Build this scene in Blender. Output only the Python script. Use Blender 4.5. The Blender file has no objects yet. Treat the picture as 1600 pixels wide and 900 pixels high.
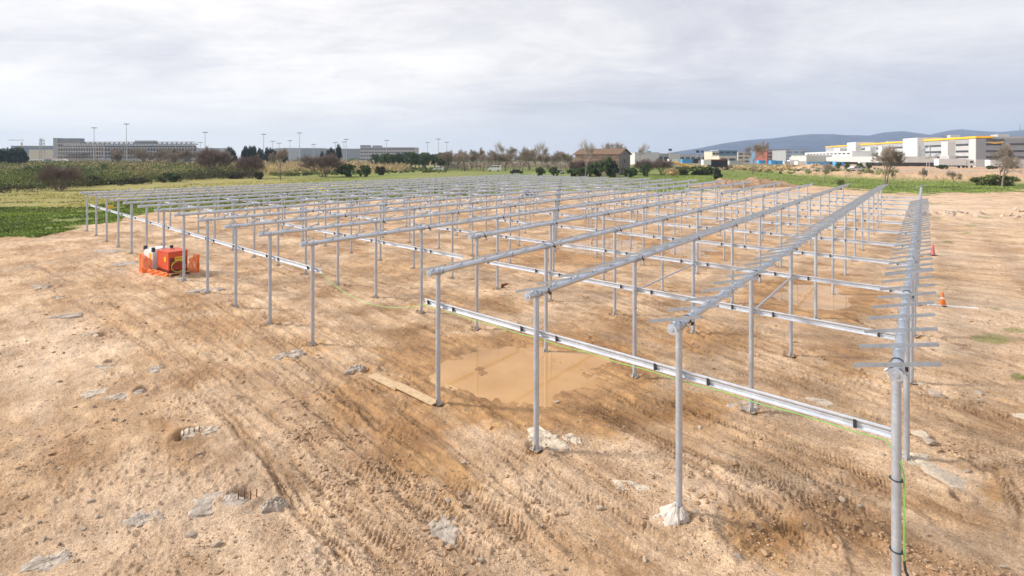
import bpy, bmesh, math, random
import numpy as np
from mathutils import Vector, Matrix
random.seed(7); rng = np.random.default_rng(11)
R = math.radians
scene = bpy.context.scene
COL = scene.collection

# ------------------------------------------------------------------ camera, light, exposure
H = 5.6; F = 775.0; U0 = 800.0; V0 = 247.0
cam = bpy.data.cameras.new('camera'); camo = bpy.data.objects.new('camera', cam); COL.objects.link(camo)
camo.location = (0, 0, H); camo.rotation_euler = (R(90), 0, 0)
cam.sensor_width = 36; cam.lens = 36*F/1600; cam.shift_y = -(450-V0)/1600
cam.clip_start = 0.1; cam.clip_end = 30000
scene.camera = camo
vs = scene.view_settings
vs.view_transform = 'Standard'; vs.look = 'None'; vs.gamma = 1; vs.exposure = 0.12; vs.use_curve_mapping = False

SUN_EL = 33.0; SUN_DIR = Vector((-0.98, 0.10, 0)).normalized()      # horizontal direction towards the sun
sl = bpy.data.lights.new('sun', 'SUN'); sl.energy = 4.9; sl.angle = R(7); sl.color = (1.0, 0.95, 0.88)
so = bpy.data.objects.new('sun', sl); COL.objects.link(so)
to_sun = Vector((SUN_DIR.x*math.cos(R(SUN_EL)), SUN_DIR.y*math.cos(R(SUN_EL)), math.sin(R(SUN_EL))))
so.rotation_euler = to_sun.to_track_quat('Z', 'Y').to_euler(); so.location = (-30, 0, 40)

world = bpy.data.worlds.new('World'); scene.world = world; world.use_nodes = True
nt = world.node_tree; nt.nodes.clear()
def N(nt, t, **kw):
    n = nt.nodes.new(t)
    for k, v in kw.items(): setattr(n, k, v)
    return n
def L(nt, a, b): nt.links.new(a, b)
def world_sky():
    out = N(nt, 'ShaderNodeOutputWorld'); bg = N(nt, 'ShaderNodeBackground'); bg.inputs[1].default_value = 0.1
    sky = N(nt, 'ShaderNodeTexSky', sky_type='NISHITA'); sky.sun_disc = False
    sky.sun_elevation = R(SUN_EL); sky.sun_rotation = math.atan2(SUN_DIR.x, SUN_DIR.y)
    tc = N(nt, 'ShaderNodeTexCoord'); sep = N(nt, 'ShaderNodeSeparateXYZ'); L(nt, tc.outputs['Generated'], sep.inputs[0])
    def M(op, a, b=None, c=None):
        n = N(nt, 'ShaderNodeMath', operation=op)
        for i, v in enumerate((a, b, c)):
            if v is None: continue
            if isinstance(v, (int, float)): n.inputs[i].default_value = v
            else: L(nt, v, n.inputs[i])
        return n.outputs[0]
    z = M('ADD', M('MAXIMUM', sep.outputs[2], 0.0), 0.16)
    cx = M('DIVIDE', sep.outputs[0], z); cy = M('DIVIDE', sep.outputs[1], z)
    cmb = N(nt, 'ShaderNodeCombineXYZ'); L(nt, cx, cmb.inputs[0]); L(nt, cy, cmb.inputs[1])
    def noise(scale, detail, rough, off, dist=0.0, sx=1.0, sy=1.0):
        mp = N(nt, 'ShaderNodeMapping'); mp.inputs['Location'].default_value = off; mp.inputs['Scale'].default_value = (sx, sy, 1)
        L(nt, cmb.outputs[0], mp.inputs[0])
        n = N(nt, 'ShaderNodeTexNoise'); n.inputs['Scale'].default_value = scale; n.inputs['Detail'].default_value = detail
        n.inputs['Roughness'].default_value = rough; n.inputs['Distortion'].default_value = dist
        L(nt, mp.outputs[0], n.inputs['Vector']); return n.outputs['Fac']
    def ramp(fac, stops):
        r = N(nt, 'ShaderNodeValToRGB'); e = r.color_ramp.elements
        while len(e) < len(stops): e.new(0.5)
        for i, (p, c) in enumerate(stops):
            e[i].position = p; e[i].color = (*c, 1) if len(c) == 3 else c
        L(nt, fac, r.inputs[0]); return r.outputs[0]
    # cloud brightness from two layers of noise (values are /10, multiplied up below)
    n1 = noise(0.62, 9, 0.6, (3.1, 1.7, 0), 0.5, 0.85, 1.1); n2 = noise(2.6, 8, 0.66, (8.3, 2.2, 0), 0.7, 0.8, 1.2)
    nn = M('ADD', M('MULTIPLY', n1, 0.74), M('MULTIPLY', n2, 0.26))
    cl = ramp(nn, [(0.38, (0.66, 0.66, 0.73)), (0.47, (0.77, 0.77, 0.815)), (0.54, (0.88, 0.87, 0.89)), (0.63, (1.0, 0.985, 0.98))])
    # near the horizon: even pale veil; lighter on the left (sun side), blue-grey on the right
    side = M('MULTIPLY_ADD', sep.outputs[0], -0.5, 0.5)
    hz = ramp(side, [(0.12, (0.60, 0.65, 0.77)), (0.35, (0.69, 0.72, 0.79)), (0.55, (0.84, 0.845, 0.865)), (0.82, (1.05, 1.035, 1.01))])
    lo = ramp(sep.outputs[2], [(0.015, (1, 1, 1)), (0.17, (0, 0, 0))])
    mx = N(nt, 'ShaderNodeMix', data_type='RGBA'); L(nt, M('MULTIPLY', lo, 0.95), mx.inputs[0]); L(nt, cl, mx.inputs[6]); L(nt, hz, mx.inputs[7])
    # general brightening towards the sun side
    gl = N(nt, 'ShaderNodeMix', data_type='RGBA', blend_type='MULTIPLY'); gl.inputs[0].default_value = 1.0
    L(nt, mx.outputs[2], gl.inputs[6]); L(nt, ramp(side, [(0.10, (0.87, 0.88, 0.91)), (0.5, (1.0, 0.995, 0.99)), (0.85, (1.15, 1.14, 1.11))]), gl.inputs[7])
    sc = N(nt, 'ShaderNodeMix', data_type='RGBA', blend_type='MULTIPLY'); sc.inputs[0].default_value = 1.0
    L(nt, gl.outputs[2], sc.inputs[6]); sc.inputs[7].default_value = (10, 10, 10, 1)
    # thin gaps where the blue sky shows
    n3 = noise(0.5, 6, 0.55, (1.3, 5.1, 0), 0.3, 0.5, 1.7)
    gap = ramp(n3, [(0.60, (0, 0, 0)), (0.76, (0.85, 0.85, 0.85))])
    fin = N(nt, 'ShaderNodeMix', data_type='RGBA'); L(nt, M('MULTIPLY', gap, 0.9), fin.inputs[0])
    L(nt, sc.outputs[2], fin.inputs[6]); L(nt, sky.outputs[0], fin.inputs[7])
    L(nt, fin.outputs[2], bg.inputs[0]); L(nt, bg.outputs[0], out.inputs[0])
world_sky()

# ------------------------------------------------------------------ numpy helpers
D1 = np.array([0.640, 0.768]); D1 /= np.linalg.norm(D1)
D2 = np.array([-D1[1], D1[0]])                                        # across the rows, towards the far left
P0 = np.array([0.465, 9.476])
def hsh(ix, iy, s):
    h = (ix.astype(np.int64)*374761393 + iy.astype(np.int64)*668265263 + s*2147483647 + 1013904223) & 0xffffffff
    h = ((h ^ (h >> 13))*1274126177) & 0xffffffff
    return ((h ^ (h >> 16)) & 0xffff)/65535.0
def vnoise(x, y, s=0):
    ix = np.floor(x).astype(np.int64); iy = np.floor(y).astype(np.int64); fx = x-ix; fy = y-iy
    fx = fx*fx*fx*(fx*(fx*6-15)+10); fy = fy*fy*fy*(fy*(fy*6-15)+10)
    a = hsh(ix, iy, s); b = hsh(ix+1, iy, s); c = hsh(ix, iy+1, s); d = hsh(ix+1, iy+1, s)
    return (a+(b-a)*fx)*(1-fy)+(c+(d-c)*fx)*fy
def fbm(x, y, s=0, o=4, g=0.5):
    t = 0; a = 1; n = 0
    for i in range(o):
        t = t+a*(vnoise(x, y, s+i*17)-0.5); n += a; a *= g
        x, y = (x*1.6-y*1.2)+3.7, (x*1.2+y*1.6)-1.3
    return t/n*2
def worley(x, y, s=0):
    ix = np.floor(x).astype(np.int64); iy = np.floor(y).astype(np.int64)
    f1 = np.full(x.shape, 9.0); f2 = np.full(x.shape, 9.0); rid = np.zeros(x.shape)
    for dx in (-1, 0, 1):
        for dy in (-1, 0, 1):
            cx = ix+dx; cy = iy+dy
            px = cx+hsh(cx, cy, s); py = cy+hsh(cx, cy, s+9)
            d = np.hypot(x-px, y-py); m = d < f1
            f2 = np.where(m, f1, np.minimum(f2, d)); f1 = np.where(m, d, f1); rid = np.where(m, hsh(cx, cy, s+21), rid)
    return f1, f2, rid
def sst(a, b, x):
    t = np.clip((x-a)/(b-a), 0, 1); return t*t*(3-2*t)

SP = 2.79; BAY = 4.17                                                # row spacing, post spacing
def trow(k): return {-2: -5.44, -1: -2.77}.get(k, k*SP)
def rowpos(k, s=0.0): return P0+D2*trow(k)+D1*s
def rise(x, y):
    t = (x-P0[0])*D2[0]+(y-P0[1])*D2[1]
    s = (x-P0[0])*D1[0]+(y-P0[1])*D1[1]
    return 0.5*np.clip((t-9)/30, 0, 1)*sst(-30, -2, s)
def G(u, v, z=0.0):
    "ground point of the survey position (u, v)"
    g = 0.0
    for _ in range(6):
        y = F*(H-g-z)/(v-V0); x = (u-U0)/F*y; g = float(rise(np.array(x), np.array(y)))
    return np.array([x, y])
def GY(u, Y): return np.array([(u-U0)/F*Y, Y])

PUD = [  # puddle outlines
 [(676,588),(690,562),(720,546),(760,541),(820,536),(880,536),(925,545),(950,556),(920,575),(960,585),(940,606),(905,610),(870,612),(850,633),(800,634),(745,620),(700,604)],
 [(862,382),(905,374),(960,370),(1000,376),(1010,390),(985,402),(940,400),(905,396),(872,390)],
 [(1050,372),(1100,372),(1120,384),(1110,400),(1070,408),(1040,398),(1030,384)],
 [(1205,452),(1250,441),(1300,444),(1345,456),(1340,474),(1300,486),(1255,480),(1220,468)],
]
PUDW = [np.array([G(*p) for p in q]) for q in PUD]
def poly_sd(x, y, P):
    "signed distance to polygon (negative inside)"
    d = np.full(x.shape, 1e9); ins = np.zeros(x.shape, bool); n = len(P)
    for i in range(n):
        ax, ay = P[i]; bx, by = P[(i+1) % n]; ex, ey = bx-ax, by-ay
        wx, wy = x-ax, y-ay; t = np.clip((wx*ex+wy*ey)/(ex*ex+ey*ey), 0, 1)
        d = np.minimum(d, np.hypot(wx-ex*t, wy-ey*t))
        c = ((ay > y) != (by > y)) & (x < (bx-ax)*(y-ay)/(by-ay+1e-12)+ax); ins ^= c
    return np.where(ins, -d, d)
WATER_Z = [-0.035]*5

TRK = [  # tyre and track marks: polyline, rut half width, strength, lug spacing
 ([(395,690),(430,742),(470,802),(520,852),(590,925)], .10, 1.5, .13),
 ([(420,690),(470,742),(530,802),(590,852),(670,925)], .30, 1.1, .16),
 ([(300,520),(400,610),(500,705),(600,770),(700,845),(800,920)], .28, .9, .16),
 ([(150,440),(240,520),(330,600),(440,690),(520,770),(600,860)], .22, .7, .15),
 ([(180,470),(300,560),(420,640),(540,720),(660,780),(760,860)], .22, .9, .15),
 ([(230,455),(360,530),(480,600),(600,680),(700,760),(840,880)], .25, .8, .15),
 ([(330,440),(430,520),(540,620),(640,690)], .2, .6, .14),
 ([(860,600),(940,655),(1060,700),(1200,752),(1340,800),(1500,880)], .22, 1.1, .15),
 ([(900,585),(1000,640),(1120,690),(1260,735),(1400,780),(1600,860)], .24, .9, .15),
 ([(930,470),(1060,530),(1190,590),(1330,640),(1480,690),(1640,760)], .25, .8, .16),
 ([(1010,470),(1130,530),(1260,580),(1400,625),(1640,700)], .25, .8, .16),
 ([(430,430),(560,490),(700,540),(830,590)], .25, .7, .16),
 ([(620,425),(760,480),(880,520),(1000,560)], .25, .8, .16),
 ([(700,400),(820,440),(930,470),(1050,510)], .25, .6, .16),
 ([(1440,540),(1520,575),(1640,620)], .25, .7, .16),
 ([(1420,400),(1500,425),(1640,450)], .3, .6, .2),
 ([(1150,900),(1180,855),(1240,822),(1290,840),(1305,880),(1290,920)], .12, 1.3, .14),
 ([(740,660),(800,720),(880,790),(960,850),(1040,930)], .28, .7, .15),
 ([(1540,700),(1580,760),(1600,820),(1590,900)], .2, 1.4, .14),
 ([(840,730),(940,790),(1040,860),(1100,930)], .25, .7, .15),
 ([(0,440),(120,420),(240,440),(360,500)], .3, .4, .2),
 ([(560,640),(650,690),(720,760),(820,840),(900,920)], .22, .7, .15),
 ([(1300,520),(1420,560),(1560,640),(1650,700)], .22, .6, .15),
]
TRKW = [(np.array([G(*p) for p in q]), w, a*.68, l) for q, w, a, l in TRK]
def passes():
    "machine passes: two parallel ruts each"
    base = [[(90,405),(250,475),(430,585),(620,715),(860,930)], [(180,385),(330,450),(500,560),(680,690),(900,860),(960,930)], [(60,430),(200,500),(360,620),(500,760),(600,930)],
            [(420,400),(620,470),(820,545),(1020,640),(1250,760),(1480,930)], [(760,395),(930,450),(1110,520),(1330,600),(1660,740)], [(860,560),(1010,640),(1200,720),(1400,800),(1700,930)],
            [(250,420),(430,500),(640,620),(840,760),(1050,930)], [(1150,420),(1280,470),(1450,540),(1660,630)], [(560,395),(720,440),(900,500),(1080,575),(1300,680)], [(1380,395),(1480,420),(1660,455)]]
    rg = random.Random(3)
    for k, b in enumerate(base):
        P = np.array([G(*p) for p in b]); n = np.gradient(P, axis=0); n = np.stack([-n[:, 1], n[:, 0]], 1)/np.linalg.norm(n, axis=1)[:, None]
        for rep in range(2 if k in (0, 1, 3, 4) else 1):
            off = rg.uniform(-.5, .5)+rep*.5; w = rg.uniform(.13, .18); a = rg.uniform(.55, .9)
            for sd in (-.72, .72): TRKW.append((P+n*(sd+off), w, a, .11))
passes()
def dense(P, n=5):
    out = []
    for i in range(len(P)-1):
        p0 = P[max(i-1, 0)]; p1 = P[i]; p2 = P[i+1]; p3 = P[min(i+2, len(P)-1)]
        for k in range(n):
            t = k/n
            out.append(0.5*((2*p1)+(-p0+p2)*t+(2*p0-5*p1+4*p2-p3)*t*t+(-p0+3*p1-3*p2+p3)*t**3))
    out.append(P[-1]); return np.array(out)

HOLES = [(160,524,.28),(292,682,.33),(222,612,.25),(172,566,.2),(378,778,.35),(92,466,.3),(78,449,.3),(1545,733,.35),(1500,780,.2)]
WETB = [  # (u, v, ru, rv, amount)
 (640,560,90,60,.7),(900,640,190,45,1.0),(760,600,150,60,.8),(1080,640,90,35,.8),(640,690,75,90,.9),(580,630,100,50,.75),(705,750,40,60,.7),
 (930,520,140,25,.5),(1090,530,110,35,.7),(600,420,90,20,.5),(900,395,160,28,.8),(720,470,120,25,.4),(1270,470,120,40,.9),(1330,560,60,60,.5),
 (330,510,100,45,.55),(170,490,70,35,.5),(260,560,60,30,.4),(60,410,140,35,.35),(430,395,80,15,.4),(1200,840,75,48,.95),(1230,880,60,30,.5),
 (960,345,120,12,.6),(720,335,60,8,.4),(1480,430,80,15,.35),(1500,560,70,30,.25),(1560,650,50,50,.4),(1560,760,30,60,.5),(480,540,60,25,.45),(1300,640,120,30,.25)]
PALEB = [(90,560,100,60,.5),(250,800,160,60,.6),(120,860,140,60,.5),(500,880,90,40,.7),(860,770,110,40,.5),(700,840,120,60,.3),(1000,770,90,60,.3),
 (1480,330,140,25,.7),(1350,320,160,15,.6),(1500,500,140,60,.55),(1150,760,120,20,.5),(980,700,90,25,.2),(560,560,60,20,.3),(30,700,80,60,.3),(1480,400,100,20,.5),(760,700,60,35,.6)]
def uvof(x, y):
    yy = np.maximum(y, 0.5); return U0+F*x/yy, V0+F*(H-rise(x, y))/yy
GB = np.array([(-3000,420),(-400,395),(0,374),(60,369),(136,352),(200,341),(240,334),(330,328),(400,324),(500,318),(600,311),(680,307),(800,303),(870,299),(1000,302),(1060,302),(1110,297),(1180,291),(1225,288),(1290,291),(1350,297),(1400,303),(1500,303),(1600,299),(2200,296),(5000,292)], float)
GT = np.array([(1000,250),(1150,262),(1200,268),(1250,274),(1300,277),(1400,282),(1500,285),(1600,287),(2200,287),(5000,287)], float)

def masks(x, y):
    u, v = uvof(x, y)
    n1 = fbm(x*.35, y*.35, 3, 4); n2 = fbm(x*1.3, y*1.3, 8, 3)
    bj = 5*n1+1.2*n2
    gb = np.interp(u, GB[:, 0], GB[:, 1])
    grass = sst(-1.6, 1.6, gb+bj*np.clip((v-262)/30, .2, 1.6)-v)
    # dirt bank beyond the green strip on the right
    gt = np.interp(u, GT[:, 0], GT[:, 1])
    bank = sst(1180, 1290, u+25*n1)*sst(-1.2, 1.2, gt+1.5*n1-v)*sst(258, 262, v+.7*n2)
    grass = grass*(1-bank)
    # small weeds in the dirt
    weeds = np.zeros(x.shape)
    for (a, b, ra, rb) in [(1555,530,60,9),(1590,518,30,8),(1465,347,25,4),(1478,378,14,3),(1510,365,10,3),(1545,342,22,3),(1480,335,12,3),(1530,352,30,3),(1560,485,20,4),(1590,590,14,7),(1450,318,60,3),(1555,325,14,3)]:
        weeds = np.maximum(weeds, np.exp(-((u-a)/ra)**2-((v-b)/rb)**2))
    weeds = .62*sst(.45, 1.0, weeds*(.8+1.3*n2))
    wet = np.zeros(x.shape); pale = np.zeros(x.shape)
    for a, b, ra, rb, k in WETB: wet = np.maximum(wet, k*np.exp(-((u-a)/ra)**2-((v-b)/rb)**2))
    for a, b, ra, rb, k in PALEB: pale = np.maximum(pale, k*np.exp(-((u-a)/ra)**2-((v-b)/rb)**2))
    return u, v, grass, bank, weeds, wet, pale, n1, n2

def terrain(x, y, full=True):
    "height and masks"
    u, v, grass, bank, weeds, wet, pale, n1, n2 = masks(x, y)
    z = rise(x, y)
    far = sst(40, 120, y)
    z = z + .035*fbm(x*.22, y*.22, 31, 3)*(1-far) + far*.15*fbm(x*.05, y*.05, 33, 3)
    s = x*D1[0]+y*D1[1]; t = x*D2[0]+y*D2[1]
    streak = fbm(s*1.6, t*.22, 41, 4)
    rough = sst(-.35, .45, fbm(x*.5, y*.5, 51, 3))
    z = z + .026*n2*(.4+rough)*(1-far) + .020*streak + .014*fbm(s*6.5, t*.7, 45, 4)*(1-far)
    trk = np.zeros(x.shape); near = y < 46
    if full:
        xs = x[near]; ys = y[near]; dz = np.zeros(xs.shape); tm = np.zeros(xs.shape)
        wob = .10*fbm(xs*1.1, ys*1.1, 61, 3)
        for P, w, a, lug in TRKW:
            Q = dense(P); lo = Q.min(0)-.9; hi = Q.max(0)+.9
            idx = np.nonzero((xs > lo[0]) & (xs < hi[0]) & (ys > lo[1]) & (ys < hi[1]))[0]
            if len(idx) == 0: continue
            px = xs[idx]; py = ys[idx]; bd = np.full(px.shape, 9.0); sg = np.zeros(px.shape); al = np.zeros(px.shape); acc = 0
            for i in range(len(Q)-1):
                ax, ay = Q[i]; ex, ey = Q[i+1]-Q[i]; ln = math.hypot(ex, ey); 
                if ln < 1e-6: continue
                tt = np.clip(((px-ax)*ex+(py-ay)*ey)/(ln*ln), 0, 1); d = np.hypot(px-ax-ex*tt, py-ay-ey*tt)
                m = d < bd; bd = np.where(m, d, bd); sg = np.where(m, ((px-ax)*ey-(py-ay)*ex)/ln, sg); al = np.where(m, acc+tt*ln, al); acc += ln
            wb = wob[idx]; q = (sg+wb)/w; aq = np.abs(q)
            fade = (.55+.7*vnoise(al*.7, al*0+acc, 71))
            rut = -np.exp(-(aq/.85)**4)*.035
            berm = .026*np.exp(-((aq-1.25)/.28)**2)
            lugs = .017*np.clip(np.sin((al+.6*np.abs(sg+wb)+.05*fbm(px*4, py*4, 19, 2))/(lug*.62)*2*np.pi)*1.4, -1, 1)*np.exp(-(aq/.95)**6)
            e = a*fade*sst(0, 1.2, al)*sst(0, 1.2, acc-al)
            dz[idx] += e*(rut+.010*np.cos(q*8.5)*np.exp(-(aq/.95)**6)+berm*(.6+.8*vnoise(px*9, py*9, 5))+lugs*sst(.25, .7, vnoise(px*1.7, py*1.7, 15))*1.2)
            tm[idx] = np.maximum(tm[idx], e*np.exp(-(aq/1.0)**4)*(.72-.38*np.cos(q*8.5)))
        z[near] += dz; trk[near] = tm
        # clods and crumbs
        xs = x[near]; ys = y[near]; rg = rough[near]; dzp = np.zeros(xs.shape); foot_mud_shade = np.zeros(xs.shape)
        f1, f2, rid = worley(xs*7.5+.6*fbm(xs*5, ys*5, 3, 2), ys*7.5, 81)
        cl = np.where(rid > .62, np.clip(.42-f1, 0, 1), 0)*.11
        g1, g2, rd2 = worley(xs*19, ys*19, 85)
        cl2 = np.where(rd2 > .5, np.clip(.5-g1, 0, 1), 0)*.045
        pz = sst(0.1, .5, fbm(xs*.8, ys*.8, 57, 3)+.25*tm)
        z[near] += cl*(.15+pz)+cl2*(.25+.8*pz) + .022*fbm(xs*6, ys*6, 91, 3)+.012*np.abs(fbm(xs*15, ys*15, 95, 2))*(.4+pz)
        for (a, b, r) in HOLES:
            c = G(a, b); d = np.hypot((xs-c[0]), (ys-c[1]))/(r*.75)*(1+.25*fbm(xs*3, ys*3, 7, 2))
            z[near] += -.14*np.exp(-(d/.75)**4)+.05*np.exp(-((d-1.25)/.4)**2)
        for kk in range(-2, 15):
            for nn in range(12):
                c = rowpos(kk, nn*BAY)
                if c[1] > 40: continue
                sel = np.nonzero((np.abs(xs-c[0]) < .6) & (np.abs(ys-c[1]) < .6))[0]
                d = np.hypot(xs[sel]-c[0], ys[sel]-c[1])*(1+.3*fbm(xs[sel]*4, ys[sel]*4, 9, 2))
                dzp[sel] += -.05*np.exp(-(d/.17)**4)+.03*np.exp(-((d-.27)/.08)**2); foot_mud_shade[sel] = np.maximum(foot_mud_shade[sel], .9*np.exp(-(d/.25)**2))
        z[near] += dzp; wet[near] = np.maximum(wet[near], foot_mud_shade)  # post feet: mud plus contact shade, painted in through the wet mask
        # churned dried-mud bowl, lower right
        c = G(1205, 842); d = np.hypot(xs-c[0], (ys-c[1]))/.75
        z[near] += -.07*np.exp(-(d/.8)**4)+.06*np.exp(-((d-1.15)/.2)**2)*(.5+vnoise(xs*6, ys*6, 3))
    pm = np.zeros(x.shape)
    for P in PUDW:
        sd = poly_sd(x, y, P)+.42*fbm(x*.8, y*.8, 101, 4)+.14*fbm(x*3.5, y*3.5, 105, 3)
        pm = np.maximum(pm, sst(.75, -.5, sd)); 
        rim = np.exp(-((sd-.55)/.45)**2); z = z+.02*rim
        wet = np.maximum(wet, 1.15*sst(1.7, .1, sd+.5*n2))
    flat = z*(1-pm)+(-.048+.02*n2+.013*fbm(x*2.6, y*2.6, 141, 4))*pm
    z = np.where(pm > 0, flat, z)
    # grass bumps, bank
    z = z + grass*(.10*np.abs(fbm(x*1.5, y*1.5, 111, 3)))*(1-sst(60, 200, y))
    bz = bank*(1.5+.5*fbm(x*.09, y*.09, 121, 3)+.25*fbm(x*.5, y*.5, 123, 3))*sst(257, 262, v)
    z = z + bz
    # low rubble ridge on the right
    rd = np.exp(-((u-1530)/170)**4-((v-338+.02*(u-1530))/9)**2)
    z = z + rd*(.25+.25*fbm(x*.8, y*.8, 131, 3))
    return z, dict(grass=grass, bank=bank, weeds=weeds, wet=wet, pale=pale, trk=trk, rough=rough, streak=streak)
def tz(x, y):
    z, _ = terrain(np.array([float(x)]), np.array([float(y)]), False); return float(z[0])

# ------------------------------------------------------------------ materials
def mat(name, base, rough=.8, metal=0.0, noise=None, bump=None, spec=.5, alpha=None, var=.15, attr=None):
    m = bpy.data.materials.new(name); m.use_nodes = True; t = m.node_tree; b = t.nodes['Principled BSDF']
    b.inputs['Base Color'].default_value = (*base, 1); b.inputs['Roughness'].default_value = rough; b.inputs['Metallic'].default_value = metal
    b.inputs['Specular IOR Level'].default_value = spec
    tc = N(t, 'ShaderNodeTexCoord')
    if noise:
        n = N(t, 'ShaderNodeTexNoise'); n.inputs['Scale'].default_value = noise; n.inputs['Detail'].default_value = 5; L(t, tc.outputs['Object'], n.inputs['Vector'])
        mr = N(t, 'ShaderNodeMapRange'); mr.inputs[1].default_value = .3; mr.inputs[2].default_value = .7; mr.inputs[3].default_value = 1-var; mr.inputs[4].default_value = 1+var
        L(t, n.outputs['Fac'], mr.inputs[0])
        mx = N(t, 'ShaderNodeMix', data_type='RGBA', blend_type='MULTIPLY'); mx.inputs[0].default_value = 1; mx.inputs[6].default_value = (*base, 1)
        L(t, mr.outputs[0], mx.inputs[7]); L(t, mx.outputs[2], b.inputs['Base Color'])
        if attr:
            at = N(t, 'ShaderNodeAttribute'); at.attribute_name = attr
            r = N(t, 'ShaderNodeMapRange'); r.inputs[3].default_value = .42; r.inputs[4].default_value = 1.65; L(t, at.outputs['Fac'], r.inputs[0])
            m2 = N(t, 'ShaderNodeMix', data_type='RGBA', blend_type='MULTIPLY'); m2.inputs[0].default_value = 1
            L(t, mx.outputs[2], m2.inputs[6]); L(t, r.outputs[0], m2.inputs[7]); L(t, m2.outputs[2], b.inputs['Base Color'])
        if bump:
            n2 = N(t, 'ShaderNodeTexNoise'); n2.inputs['Scale'].default_value = noise*3; n2.inputs['Detail'].default_value = 6; L(t, tc.outputs['Object'], n2.inputs['Vector'])
            bp = N(t, 'ShaderNodeBump'); bp.inputs['Strength'].default_value = .6; bp.inputs['Distance'].default_value = bump; L(t, n2.outputs['Fac'], bp.inputs['Height']); L(t, bp.outputs[0], b.inputs['Normal'])
    if alpha is not None: b.inputs['Alpha'].default_value = alpha
    return m
def galv(name, base, rough, metal=.75):
    m = bpy.data.materials.new(name); m.use_nodes = True; t = m.node_tree; b = t.nodes['Principled BSDF']; b.inputs['Metallic'].default_value = metal
    g = N(t, 'ShaderNodeNewGeometry')
    v = N(t, 'ShaderNodeTexVoronoi'); v.inputs['Scale'].default_value = 28; L(t, g.outputs['Position'], v.inputs['Vector'])
    n = N(t, 'ShaderNodeTexNoise'); n.inputs['Scale'].default_value = 3.5; n.inputs['Detail'].default_value = 6; L(t, g.outputs['Position'], n.inputs['Vector'])
    sp = N(t, 'ShaderNodeSeparateColor'); L(t, v.outputs['Color'], sp.inputs[0])
    ad = N(t, 'ShaderNodeMath', operation='MULTIPLY_ADD'); L(t, sp.outputs[0], ad.inputs[0]); ad.inputs[1].default_value = .3; L(t, n.outputs['Fac'], ad.inputs[2])
    r = N(t, 'ShaderNodeValToRGB'); r.color_ramp.elements[0].position = .25; r.color_ramp.elements[1].position = .95
    r.color_ramp.elements[0].color = (*[c*.86 for c in base], 1); r.color_ramp.elements[1].color = (*[min(1, c*1.12) for c in base], 1)
    L(t, ad.outputs[0], r.inputs[0]); L(t, r.outputs[0], b.inputs['Base Color'])
    mr = N(t, 'ShaderNodeMapRange'); mr.inputs[3].default_value = rough-.1; mr.inputs[4].default_value = rough+.15; L(t, ad.outputs[0], mr.inputs[0]); L(t, mr.outputs[0], b.inputs['Roughness'])
    return m
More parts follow.
